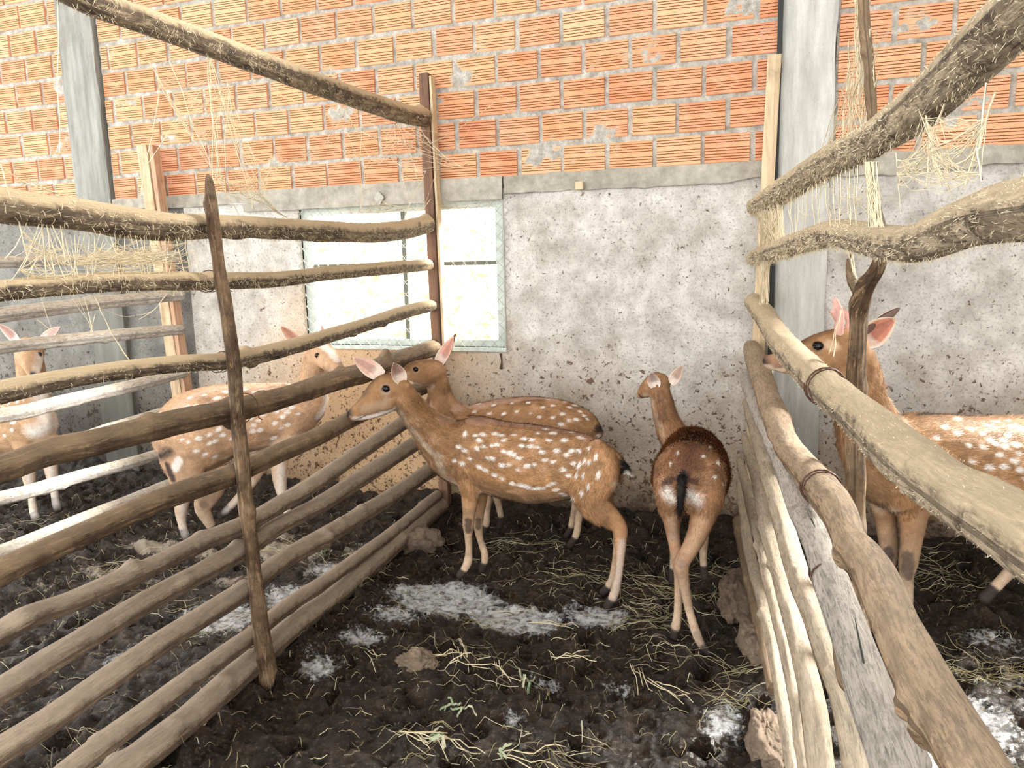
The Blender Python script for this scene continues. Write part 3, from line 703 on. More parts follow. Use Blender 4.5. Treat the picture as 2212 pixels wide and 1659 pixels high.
trunk = [(1865, -60, 22), (1866, 0, 22), (1868, 60, 26), (1876, 130, 22), (1880, 200, 24), (1884, 260, 18), (1881, 330, 14), (1880, 380, 15), (1887, 425, 17), (1898, 465, 18), (1903, 520, 22), (1896, 575, 30), (1872, 620, 34), (1857, 670, 36), (1855, 720, 36), (1852, 780, 38), (1849, 850, 40), (1847, 930, 40), (1847, 1010, 40), (1848, 1100, 36), (1852, 1200, 34), (1857, 1300, 36), (1862, 1450, 38), (1870, 1650, 44), (1878, 1800, 46)]
PT = trace(trunk, RP, RN, .085)
PT = PT[PT[:, 2] > -.02]
pole('post', PT, MT['bark'], fence_r, 'crooked upright trunk post with peeling bark', seed=71, rough=2.2, nk=14, seg=22, step=.010)
Q = trace([(1862, 645, 26), (1846, 615, 22), (1836, 590, 18), (1833, 560, 8)], RP, RN, .085)
pole('branch_stub', Q, MT['bark'], fence_r, seed=9, nk=1, seg=14, step=.01)
timber((-.128, 3.84, -.02), (-.066, 3.84, 2.31), .058, .05, MT['plank'], fence_r, 9)
V, Fc = box(-.058, -.036, 3.85, 3.876, .1, 2.62); mesh_obj('iron_angle', V, Fc, MT['black'], fence_r, smooth=False)
for k, px in ((3, 1770), (4, 1790), (2, 1778)):
    S = spline(pr[k], .01); pj = np.array([1106+F_PX*((s[:3]-C0)@AR)/((s[:3]-C0)@AF) for s in S]); i = int(np.abs(pj-px).argmin())
    ring_tie(pr[k], i/(len(S)-1), .004, MT['rust'], fence_r, turns=2 if k != 4 else 1, seed=k, wr=.0022, tilt=.35)
def fuzz(P, n, L, parent, seed):
    """short dusty threads clinging to a rail"""
    r = np.random.default_rng(seed); S = spline(P, .02); i = r.integers(1, len(S)-1, n); c = S[i, :3]; R_ = S[i, 3]
    t = S[i+1, :3]-S[i-1, :3]; t /= np.linalg.norm(t, axis=1)[:, None]; a = np.cross(t, [0, 0, 1.]); a /= np.linalg.norm(a, axis=1)[:, None]; b = np.cross(a, t)
    th = r.uniform(0, 2*np.pi, n)[:, None]; nn = a*np.cos(th)+b*np.sin(th); p = c+nn*R_[:, None]*1.0+t*r.uniform(-.01, .01, (n, 1))
    d = t*r.normal(size=(n, 1))*.8+nn*r.uniform(-.1, .22, (n, 1))+np.cross(t, nn)*r.normal(size=(n, 1))*.8+np.array([0, 0, -.35]); d /= np.linalg.norm(d, axis=1)[:, None]
    s_ = np.cross(d, nn); s_ /= np.linalg.norm(s_, axis=1)[:, None]+1e-6; far_ = np.clip(np.linalg.norm(p-C0, axis=1)/2.6, .3, 1)[:, None]; Lh = L*r.uniform(.4, 1.6, (n, 1))*far_**.5; wd = r.uniform(.0004, .0008, (n, 1))*far_
    m = p+d*Lh*.5+nn*.002; e = p+d*Lh-nn*.002
    VV = np.stack([p-s_*wd, p+s_*wd, m+s_*wd, m-s_*wd, e], 1).reshape(-1, 3); k = np.arange(n)[:, None]*5
    Fc = [tuple(map(int, q)) for q in np.hstack([k, k+1, k+2, k+3])]+[tuple(map(int, q)) for q in np.hstack([k+3, k+2, k+4])]
    o = mesh_obj('cobweb_fuzz', VV, Fc, MT['web'], parent, smooth=False); o['kind'] = 'stuff'
for k, n_, L_ in ((0, 2500, .018), (1, 3500, .02), (2, 3500, .02), (3, 1800, .014)): fuzz(pf[k], n_, L_, fence_l, k+40)
adopt(fence_l)
for k, n_, L_ in ((0, 9000, .018), (1, 9000, .018), (2, 2500, .009)): fuzz(pr[k], n_, L_, fence_r, k)
adopt(fence_r)

# ------------------------------------------------------------------ deer
TAWNY, DEEP, PALE, CREAM, WHITE, GREYB, BLACK = (.445, .268, .130), (.24, .12, .055), (.50, .34, .205), (.66, .53, .39), (.90, .86, .80), (.30, .21, .14), (.016, .013, .012)
def loft(P, lat, seg=20, step=.018):
    """closed tube with elliptical sections; P rows x y z r ratio"""
    S = spline(P, step); C = S[:, :3]; n = len(S); T = np.gradient(C, axis=0); T /= np.linalg.norm(T, axis=1)[:, None]+1e-9
    Lt = np.array(lat)[None]-T*(T@np.array(lat))[:, None]; Lt /= np.linalg.norm(Lt, axis=1)[:, None]+1e-9; U = np.cross(Lt, T)
    th = np.linspace(0, 2*np.pi, seg, endpoint=False)
    V = C[:, None]+Lt[:, None]*(np.cos(th)[None, :, None]*(np.maximum(S[:, 3], .002)*S[:, 4])[:, None, None])+U[:, None]*(np.sin(th)[None, :, None]*np.maximum(S[:, 3], .002)[:, None, None])
    V = V.reshape(-1, 3); Fc = [(i*seg+j, i*seg+(j+1) % seg, (i+1)*seg+(j+1) % seg, (i+1)*seg+j) for i in range(n-1) for j in range(seg)]
    V = np.vstack([V, C[0]-T[0]*S[0, 3]*.55, C[-1]+T[-1]*S[-1, 3]*.55])
    Fc += [((j+1) % seg, j, n*seg) for j in range(seg)]+[((n-1)*seg+j, (n-1)*seg+(j+1) % seg, n*seg+1) for j in range(seg)]
    return V, Fc
def remesh(V, Fc, voxel, smooth_it=4):
    me = bpy.data.meshes.new('tmp'); me.from_pydata([tuple(v) for v in V], [], Fc); me.update()
    o = bpy.data.objects.new('tmp', me); COL.objects.link(o)
    md = o.modifiers.new('r', 'REMESH'); md.mode = 'VOXEL'; md.voxel_size = voxel
    if smooth_it: s = o.modifiers.new('s', 'SMOOTH'); s.factor = .5; s.iterations = smooth_it
    dg = bpy.context.evaluated_depsgraph_get(); ev = o.evaluated_get(dg); m2 = ev.to_mesh()
    n = len(m2.vertices); co = np.zeros(n*3, np.float32); m2.vertices.foreach_get('co', co)
    no = np.zeros(n*3, np.float32); m2.vertices.foreach_get('normal', no)
    k = len(m2.polygons); lt = np.zeros(k, np.int32); m2.polygons.foreach_get('loop_total', lt); assert (lt == 4).all()
    li = np.zeros(k*4, np.int32); m2.loops.foreach_get('vertex_index', li)
    ev.to_mesh_clear(); bpy.data.objects.remove(o); bpy.data.meshes.remove(me)
    return co.reshape(-1, 3).astype(float), no.reshape(-1, 3).astype(float), li.reshape(-1, 4)
def seg_dist(V, A, B, flat=None):
    """distance of points V to segments; flat = direction ignored"""
    if flat is not None:
        f = unit(flat); V = V-(V@f)[:, None]*f; A = A-(A@f)*f; B = B-(B@f)*f
    d = B-A; t = np.clip(((V-A)@d)/(d@d+1e-12), 0, 1); return np.linalg.norm(V-(A+t[:, None]*d), axis=1), t

def ear(parent, base, tip, facing, width, cup=.55, inner=(.72, .42, .35), outer=(.30, .16, .08), fold=0.):
    base, tip, f = np.array(base), np.array(tip), unit(facing); d = tip-base; L = np.linalg.norm(d); t = d/L
    f = unit(f-t*(f@t)); s = np.cross(t, f); ns, nt_ = 14, 12
    V = []; Cc = []
    for layer in (0, 1):
        for i in range(ns):
            u = i/(ns-1); wdt = width*(math.sin(math.pi*(.13+.87*u)**.85)**.75 if u < 1 else 0.02); wdt = max(wdt, .0015)
            for j in range(nt_):
                q = -1+2*j/(nt_-1); ph = q*1.15
                x = wdt*math.sin(ph)/math.sin(1.15); dd = -cup*wdt*(math.cos(ph)-math.cos(1.15))*1.5
                p = base+t*L*u+s*x+f*(dd+fold*L*u*u)-(f*.0035*layer)
                V.append(p)
                edge = abs(q) > .8 or u > .95
                col = (inner if not edge else (.85, .74, .62)) if layer == 0 else outer
                if layer == 0 and u < .35: col = tuple(.4*a+.6*b for a, b in zip(col, (.86, .80, .74)))
                if layer == 0 and not edge and abs(q) < .35 and u > .25: col = tuple(.75*a for a in col)
                Cc.append(tuple(a**1.35 for a in col))
    Fc = []
    for i in range(ns-1):
        for j in range(nt_-1):
            a = i*nt_+j; Fc.append((a, a+1, a+nt_+1, a+nt_)); b = a+ns*nt_; Fc.append((b+nt_, b+nt_+1, b+1, b))
    o = ns*nt_
    for i in range(ns-1):
        for j in (0, nt_-1):
            a = i*nt_+j; Fc.append((a, a+nt_, a+nt_+o, a+o))
    for j in range(nt_-1): a = (ns-1)*nt_+j; Fc.append((a, a+1, a+1+o, a+o))
    return mesh_obj('ear', V, Fc, MT['coat'], parent, attr={'coat': Cc})
def ball(name, c, r, m, parent, sc=(1, 1, 1)):
    V = []; Fc = []; n, k = 10, 14
    for i in range(n+1):
        for j in range(k):
            a = math.pi*i/n; b = 2*math.pi*j/k; V.append((c[0]+r*sc[0]*math.sin(a)*math.cos(b), c[1]+r*sc[1]*math.sin(a)*math.sin(b), c[2]+r*sc[2]*math.cos(a)))
    for i in range(n):
        for j in range(k): Fc.append((i*k+j, i*k+(j+1) % k, (i+1)*k+(j+1) % k, (i+1)*k+j))
    return mesh_obj(name, V, Fc, m, parent)

def deer(label, lat, chains, paint, spots, yfun, voxel=.0065, nfur=60000, base=TAWNY, belly=PALE, spot_r=.011, ears=(), eyes=(), group=None, flat=True, spine=True):
    """chains: name -> (list of (px,py,depth offset,r px,ratio), fur length). yfun(px)->world y of the mirror plane.
    The offset moves a joint sideways off the mirror plane, towards the camera when positive."""
    lat = unit(lat)
    def W3(px, py, off=0.): return onplane(px, py, np.array(yfun)+lat*off, lat) if not callable(yfun) else ony(px, py, yfun(px)-off)
    CH = []
    for nm, (pts, fl_) in chains.items():
        rows = []
        for q in pts:
            P = W3(q[0], q[1], q[2]); rows.append([*P, q[3]*pxm(P), q[4] if len(q) > 4 else 1.])
        CH.append((nm, np.array(rows), fl_))
    allv, allf = join([loft(r_, lat) for _, r_, _ in CH])
    V, N, Fc = remesh(np.array(allv), allf, voxel)
    # nearest chain gives the lie of the hair and which part of the body this is
    best = np.full(len(V), 1e9); flow = np.zeros_like(V); part = np.zeros(len(V), int); flen = np.zeros(len(V))
    for ci, (nm, r_, fl_) in enumerate(CH):
        for a, b in zip(r_[:-1], r_[1:]):
            d, t = seg_dist(V, a[:3], b[:3]); rr = a[3]+(b[3]-a[3])*t; q = d/rr
            k = q < best; best[k] = q[k]; flow[k] = unit(b[:3]-a[:3]); part[k] = ci; flen[k] = fl_
    names = [c[0] for c in CH]
    col = np.tile(np.array(base, float), (len(V), 1))
    def blend(mask, c): nonlocal col; m = np.clip(mask, 0, 1)[:, None]; col = col*(1-m)+np.array(c)*m
    nz = fbm(V*9, 3, 2)
    for ci, nm in enumerate(names):
        inp = (part == ci).astype(float)
        if 'leg' in nm:
            r_ = CH[ci][1]; zt, zb = r_[0, 2], r_[-1, 2]; h = (V[:, 2]-zb)/(zt-zb+1e-6)
            blend(inp*np.clip(1.15-h*1.35, 0, .85), CREAM if 'pale' in nm else PALE)
            hd = np.minimum(seg_dist(V, r_[-2, :3], r_[-1, :3]+1e-6)[0], 9); blend(inp*np.clip((r_[-1, 3]*1.75-hd)/.006, 0, 1)*.93, (.045, .032, .026))
    tors = np.isin(part, [i for i, n in enumerate(names) if n in ('torso', 'neck', 'head')]).astype(float)
    blend(np.clip((-N[:, 2]-.25)*1.3, 0, .85)*tors, belly)
    if spine: blend(np.clip((N[:, 2]-.82)*4, 0, .4)*np.isin(part, [i for i, n in enumerate(names) if n == 'torso']), DEEP)
    fl3 = np.stack([(V@f) for f in np.eye(3)], 1); mott = fbm(V*np.array([22, 22, 30]), 3, 6)
    col *= (1+.12*nz+.16*mott)[:, None]; blend(np.clip(mott-.35, 0, .5)*tors, (.62, .42, .26))
    pxv = 1106+F_PX*((V-C0)@AR)/((V-C0)@AF); pyv = 829.5-F_PX*((V-C0)@AU)/((V-C0)@AF); dv = (V-C0)@AF
    axis = [r_ for nm, r_, _ in CH if nm in ('torso', 'neck', 'head')]
    def surf(px, py, *a):
        k = np.where((abs(pxv-px) < 7) & (abs(pyv-py) < 7))[0]
        if len(k) == 0: return W3(px, py)
        k = k[dv[k] < dv[k].min()+.03]
        return V[k[np.argmin((pxv[k]-px)**2+(pyv[k]-py)**2)]]
    def twin(P):
        bd = 9; o = 0
        for r_ in axis:
            for a, b in zip(r_[:-1, :3], r_[1:, :3]):
                d, t = seg_dist(P[None], a, b)
                if d[0] < bd: bd = d[0]; o = float((P-(a+(b-a)*t[0]))@lat)
        return P-2*o*lat
    wob = .0045*vnoise(V*70, 31)+.003*vnoise(V*150, 32)
    for pts, r_, c, a_ in paint:
        W_ = [surf(*q[:2]) for q in pts]
        if len(W_) == 1: W_ = W_*2
        d = np.min([seg_dist(V, A, B+1e-6)[0] for A, B in zip(W_[:-1], W_[1:])], axis=0)
        if flat:
            W_ = [twin(q) for q in W_]; d = np.minimum(d, np.min([seg_dist(V, A, B+1e-6)[0] for A, B in zip(W_[:-1], W_[1:])], axis=0))
        d = d+wob*min(1, r_/.02); soft = .45 if r_ < .035 else .9
        blend(a_*np.clip((r_-d)/(r_*soft), 0, 1), c)
    okspot = np.array(['leg' not in names[i] for i in part])
    for q in spots:
      P0 = surf(*q[:2]); sr = spot_r*random.uniform(.7, 1.1)
      for P in ((P0, twin(P0)) if flat else (P0,)):
        f_ = unit(flow[np.argmin(np.linalg.norm(V-P, axis=1))]); D = V-P
        al = D@f_; d = np.sqrt(np.maximum((D**2).sum(1)-al**2, 0)+(al*.62)**2)+wob*.5
        blend(.92*np.clip((sr-d)/(sr*.35), 0, 1)*okspot, WHITE)
    col = np.clip(col, .004, .95)**np.array([1.28, 1.24, 1.16])
    c0 = V.mean(0)
    root = mesh_obj('deer', V, Fc, MT['coat'], None, attr={'coat': col}); tag(root, label, 'deer', group)
    # short hair
    if nfur:
        tri = V[Fc]; ar = np.linalg.norm(np.cross(tri[:, 1]-tri[:, 0], tri[:, 3]-tri[:, 0]), axis=1); pr_ = ar/ar.sum()
        idx = rng.choice(len(Fc), nfur, p=pr_); u, v = rng.random((2, nfur)); q = Fc[idx]
        wts = np.stack([(1-u)*(1-v), u*(1-v), u*v, (1-u)*v], 1)[..., None]
        ip = lambda A: (A[q]*wts).sum(1)
        p = ip(V); nn = ip(N); nn /= np.linalg.norm(nn, axis=1)[:, None]+1e-9; fw = ip(flow); fl2 = ip(flen[:, None])[:, 0]; cc = ip(col)
        fw = fw-(fw*nn).sum(1)[:, None]*nn; fw /= np.linalg.norm(fw, axis=1)[:, None]+1e-6
        d = fw+nn*rng.uniform(.08, .42, (nfur, 1))+rng.normal(size=(nfur, 3))*.26; d /= np.linalg.norm(d, axis=1)[:, None]
        Lh = (fl2*rng.uniform(.6, 1.5, nfur))[:, None]; sd = np.cross(d, nn); sd /= np.linalg.norm(sd, axis=1)[:, None]+1e-9
        wd = np.clip(Lh*.085, .0007, .0014)
        b0 = p-nn*.001; VV = np.stack([b0-sd*wd, b0+sd*wd, b0+d*Lh], 1).reshape(-1, 3)
        clump = vnoise(p*np.array([60, 60, 60]), 44)[:, None]; cc = cc*(1+.28*clump)*rng.uniform(.55, 1.45, (nfur, 1)); tipc = np.clip(cc*1.18, 0, .95)
        ca = np.stack([cc*.85, cc*.85, tipc], 1).reshape(-1, 3)
        fo = mesh_obj('hair', VV, np.arange(3*nfur).reshape(-1, 3), MT['fur'], root, attr={'coat': np.clip(ca, 0, .95)}, normals=np.repeat(nn+d*.15, 3, 0)); fo['kind'] = 'stuff'
    for e in ears:
        B = W3(*e['base']); T_ = W3(*e['tip']); ear(root, B, T_, e['face'], e['w'], **{k: v for k, v in e.items() if k in ('cup', 'inner', 'outer', 'fold')})
    for px, py, off, r_ in eyes:
        P = surf(px, py); P = P+unit(P-C0)*r_*.42; ball('eye', P, r_, MT['eye'], root, (1.15, .75, .95))
    return root, W3, V

def S5(L, sc, ox, oy): return [(ox+a/sc, oy+b/sc) for a, b in L]

# --- foreground hind, side on
lat1 = np.array([-.17, -1., 0])            # towards the camera, square to the body
LF = 50
ch1 = {
 'head': ([(752, 898, 0, 8, 1.0), (760, 895, 0, 13, .95), (774, 888, 0, 17, .85), (792, 877, 0, 23, .75), (812, 862, 0, 33, .68), (835, 848, 0, 41, .66), (857, 845, 0, 38, .66), (872, 853, 0, 30, .7)], .006),
 'jaw': ([(758, 903, 0, 6, 1), (775, 902, 0, 7, 1.), (800, 897, 0, 9, 1.1), (830, 882, 0, 14, 1.2), (850, 868, 0, 18, 1.2)], .006),
 'neck': ([(852, 842, 0, 32, .75), (874, 862, 0, 33, .8), (896, 890, 0, 34, .85), (925, 922, 0, 42, .85), (955, 952, 0, 58, .8), (985, 972, 0, 66, .8)], .015),
 'torso': ([(938, 950, 0, 38, .8), (962, 962, 0, 64, .78), (995, 973, 0, 78, .76), (1035, 979, 0, 81, .8), (1090, 994, 0, 84, .84), (1150, 1002, 0, 86, .84), (1210, 1003, 0, 78, .8), (1262, 1003, 0, 66, .82), (1305, 1010, 0, 50, .85), (1335, 1022, 0, 30, .9)], .014),
 'shoulder': ([(1000, 940, .06, 34, .7), (1008, 985, .075, 38, .6), (1014, 1030, .07, 34, .6), (1018, 1062, .062, 25, .8)], .012),
 'far_shoulder': ([(1005, 950, -.06, 34, .7), (1020, 1000, -.07, 34, .6), (1035, 1050, -.06, 24, .8)], .012),
 'front_leg_pale': ([(1018, 1040, .065, 27, .8), (1015, 1075, .065, 20, .8), (1013, 1110, .065, 14.5, .85), (1011, 1134, .065, 12.5, .9), (1012, 1158, .065, 9, .9), (1013, 1190, .065, 8, .9), (1011, 1213, .065, 9.5, 1), (1004, 1228, .067, 8.5, 1), (997, 1238, .07, 9, 1), (990, 1246, .07, 8, 1)], .006),
 'far_front_leg_pale': ([(1036, 1050, -.06, 22, .8), (1038, 1085, -.06, 14, .8), (1033, 1120, -.06, 11, .9), (1033, 1140, -.06, 10, .9), (1038, 1168, -.06, 7.5, .9), (1047, 1195, -.06, 8, 1), (1047, 1212, -.06, 8, 1), (1043, 1224, -.06, 8, 1), (1041, 1233, -.06, 9, 1)], .006),
 'haunch': ([(1290, 968, .04, 40, .6), (1285, 1015, .065, 56, .55), (1276, 1052, .075, 54, .5), (1285, 1090, .075, 40, .55), (1310, 1118, .075, 29, .65)], .014),
 'hind_leg_pale': ([(1300, 1105, .075, 32, .6), (1328, 1127, .07, 23, .6), (1340, 1143, .07, 17.5, .7), (1341, 1165, .07, 14, .75), (1340, 1195, .07, 11, .8), (1337, 1235, .07, 9, .9), (1331, 1268, .07, 10, 1), (1325, 1288, .07, 10, 1), (1317, 1302, .07, 10, 1), (1311, 1312, .07, 10, 1)], .007),
 'far_haunch': ([(1290, 975, -.04, 38, .6), (1285, 1030, -.065, 46, .5), (1295, 1085, -.07, 34, .6), (1322, 1122, -.07, 22, .7)], .012),
 'far_hind_leg_pale': ([(1312, 1110, -.07, 26, .6), (1334, 1135, -.07, 17, .7), (1336, 1165, -.07, 12, .8), (1331, 1205, -.07, 8.5, .9), (1325, 1240, -.07, 8, .9), (1319, 1260, -.07, 9, 1), (1309, 1273, -.07, 9, 1), (1301, 1282, -.07, 9, 1)], .006),
 'tail': ([(1325, 990, 0, 16, .8), (1342, 1005, 0, 12, .8), (1355, 1018, 0, 8, .8), (1362, 1024, 0, 4, .8)], .022),
}
sp1 = S5([(1055,705),(1100,715),(1145,705),(1120,735),(1020,770),(1050,790),(1000,840),(1040,855),(1080,835),(1110,780),(1145,770),(1190,765),(1215,760),(1165,825),(1235,865),(1275,865),(1330,830),(1320,885),(1365,870),(1400,865),(1250,795),(1280,800),(1300,810),(1385,770),(1420,778),(1500,850),(1460,840),(1550,890),(1580,920),(1625,915),(1660,912),(1640,860),(1605,855),(1665,845),(1690,848),(1725,820),(1600,790),(1630,790),(1690,775),(1735,910),(1690,970),(1650,1000),(1480,735),(1340,765),(1570,810),(1250,735),(1300,710),(1350,730),(1420,700),(1500,700),(1200,700),(1560,740),(1640,720),(1190,830),(1440,800),(1520,790),(1230,710),(1390,735),(1460,680),(1600,690),(1120,870),(1200,915),(1240,935),(1290,960),(1350,972),(1375,980),(1400,986),(1425,984),(1450,980),(1475,970),(1495,962),(1330,965),(1515,990),(1540,1010),(1560,1022),(1585,1030),(1608,1030),(1150,890)], 2.370, 560, 640)
pt1 = [
 ([(765, 905), (800, 900), (830, 893), (850, 884)], .014, WHITE, .8), ([(860, 885), (880, 915), (905, 945), (930, 975)], .022, CREAM, .75),
 ([(748, 890), (752, 893)], .036, BLACK, .97), ([(748, 902)], .022, BLACK, .9), ([(767, 906), (785, 900), (794, 894)], .004, (.22, .15, .12), .8), ([(757, 901)], .0055, (.5, .3, .3), .9),
 ([(805, 815), (830, 806), (850, 806)], .042, (.16, .075, .03), .85), ([(770, 868), (790, 846), (800, 828)], .026, (.30, .21, .13), .6), ([(835, 870), (810, 880), (790, 885)], .028, (.50, .38, .25), .6),
 ([(833, 842)], .030, (.56, .43, .32), .7), ([(833, 840)], .019, (.10, .06, .04), .9),
 ([(870, 840), (900, 870), (935, 900), (960, 930)], .040, (.33, .19, .08), .55), ([(945, 985), (958, 1030), (985, 1052)], .028, CREAM, .8),
 ([(1040, 1070), (1100, 1090), (1170, 1095), (1205, 1085)], .032, CREAM, .8), ([(1140, 1092), (1190, 1092)], .020, (.66, .66, .66), .7),
 ([(960, 900), (1080, 905), (1200, 922), (1290, 950)], .028, (.55, .36, .26), .55),  # pinkish streak paints the light from above along the back
 ([(1030, 1020), (1110, 1035), (1180, 1040)], .05, (.56, .33, .15), .6),
 ([(1012, 1125), (1012, 1145)], .020, (.10, .065, .04), .8), ([(1034, 1125), (1034, 1140)], .016, (.12, .08, .05), .7),
 ([(1352, 1130), (1354, 1160)], .03, (.40, .22, .13), .5), ([(1343, 1170), (1337, 1240), (1330, 1290)], .02, (.66, .56, .47), .7),
 ([(1348, 1002), (1355, 1010)], .030, BLACK, .97), ([(1360, 1024)], .022, WHITE, .95), ([(1330, 1045), (1335, 1060)], .025, CREAM, .6),
]
e1 = [dict(base=(826, 812, -.035), tip=(762, 772, -.075), face=(-.05, -1, .35), w=.037, inner=(.78, .55, .48), outer=(.36, .22, .13)),
      dict(base=(869, 826, .07), tip=(851, 784, .10), face=(.55, -.75, .05), w=.031, cup=.8, inner=(.62, .45, .38), outer=(.40, .25, .15))]
def O1(px): return float(np.interp(px, [740, 800, 870, 930, 1000, 1100, 1345], [2.72, 2.77, 2.86, 2.98, 3.08, 3.06, 2.99]))
deer('foremost tawny spotted deer standing side-on with its nose at the left fence', lat1, ch1, pt1, sp1, O1, voxel=.0058, nfur=150000, ears=e1, eyes=[(833, 840, .050, .0175)])

# --- second hind behind, along the wall
def O2(px): return float(np.interp(px, [865, 900, 940, 1000, 1100, 1290], [3.26, 3.35, 3.46, 3.56, 3.62, 3.53]))
lat2 = np.array([-.2, -1, 0])
ch2 = {
 'head': ([(868, 808, -.10, 12, 1), (880, 805, -.06, 17, 1), (893, 803, -.03, 23, .95), (912, 805, 0, 30, .85), (932, 806, 0, 33, .8), (948, 812, 0, 28, .8)], .006),
 'neck': ([(928, 800, 0, 26, .8), (943, 822, 0, 27, .8), (950, 848, 0, 28, .8), (957, 880, 0, 38, .8), (985, 915, 0, 52, .8), (1020, 935, 0, 58, .8)], .013),
 'torso': ([(975, 920, 0, 34, .8), (1005, 932, 0, 58, .8), (1060, 935, 0, 70, .85), (1120, 930, 0, 73, .88), (1180, 930, 0, 72, .88), (1225, 930, 0, 64, .85), (1262, 932, 0, 48, .85), (1284, 938, 0, 28, .9)], .013),
 'front_leg_pale': ([(1045, 975, .05, 26, .8), (1056, 1030, .05, 15, .8), (1054, 1075, .05, 10, .9), (1052, 1110, .05, 7.5, .9), (1050, 1132, .05, 8, 1), (1046, 1144, .05, 8, 1), (1045, 1150, .05, 8, 1)], .006),
 'far_front_leg_pale': ([(1055, 975, -.05, 26, .8), (1072, 1035, -.05, 13, .8), (1073, 1070, -.05, 9, .9), (1080, 1105, -.05, 7, .9), (1083, 1124, -.05, 7.5, 1), (1078, 1140, -.05, 7, 1)], .006),
 'hind_leg_pale': ([(1245, 960, .05, 42, .6), (1250, 1010, .05, 34, .6), (1262, 1050, .05, 20, .7), (1258, 1085, .05, 12, .8), (1250, 1120, .05, 8.5, .9), (1246, 1150, .05, 8, 1), (1238, 1168, .055, 8, 1), (1227, 1183, .06, 8, 1)], .006),
 'far_hind_leg_pale': ([(1240, 960, -.05, 40, .6), (1243, 1010, -.05, 30, .6), (1252, 1050, -.05, 18, .7), (1244, 1090, -.05, 10, .8), (1236, 1125, -.05, 7, .9), (1231, 1145, -.05, 7, 1), (1222, 1160, -.05, 7, 1)], .006),
 'tail': ([(1278, 912, 0, 13, .8), (1290, 925, 0, 10, .8), (1298, 940, 0, 7, .8)], .02),
}
sp2 = S5([(1120,545),(1200,560),(1290,550),(1380,545),(1480,525),(1560,540),(1610,560),(1640,590),(1680,630),(1450,570),(1500,620),(1550,600),(1580,635),(1620,628),(1590,570),(1390,600),(1320,590),(1250,600),(1500,560),(1660,610),(1430,620),(1180,600),(1100,590),(1540,650)], 2.370, 560, 640)
pt2 = [([(898, 830), (915, 836), (935, 835)], .018, CREAM, .8), ([(898, 800)], .026, (.50, .36, .24), .7), ([(898, 799)], .014, (.09, .05, .04), .9), ([(870, 806)], .02, BLACK, .8),
 ([(895, 782), (920, 776), (935, 776)], .022, (.26, .15, .09), .7), ([(925, 835), (930, 880)], .018, CREAM, .7), ([(1010, 868), (1100, 862), (1200, 858)], .03, (.70, .50, .38), .6),  # last stroke paints the top light along the back
 ([(1292, 925)], .028, (.04, .03, .025), .9), ([(1290, 945)], .02, WHITE, .8), ([(1100, 1000), (1180, 1000)], .035, CREAM, .7)]
e2 = [dict(base=(943, 790, .025), tip=(980, 726, .06), face=(-.30, -1, .0), w=.036, inner=(.80, .50, .42), outer=(.20, .12, .08)),
      dict(base=(945, 786, -.04), tip=(984, 721, -.06), face=(-.45, .2, .2), w=.032, outer=(.22, .13, .09))]
deer('deer behind the foremost one, ears raised, standing along the wall below the window', lat2, ch2, pt2, sp2, O2, voxel=.007, nfur=80000, ears=e2, eyes=[(898, 798, .050, .014)], spot_r=.010)

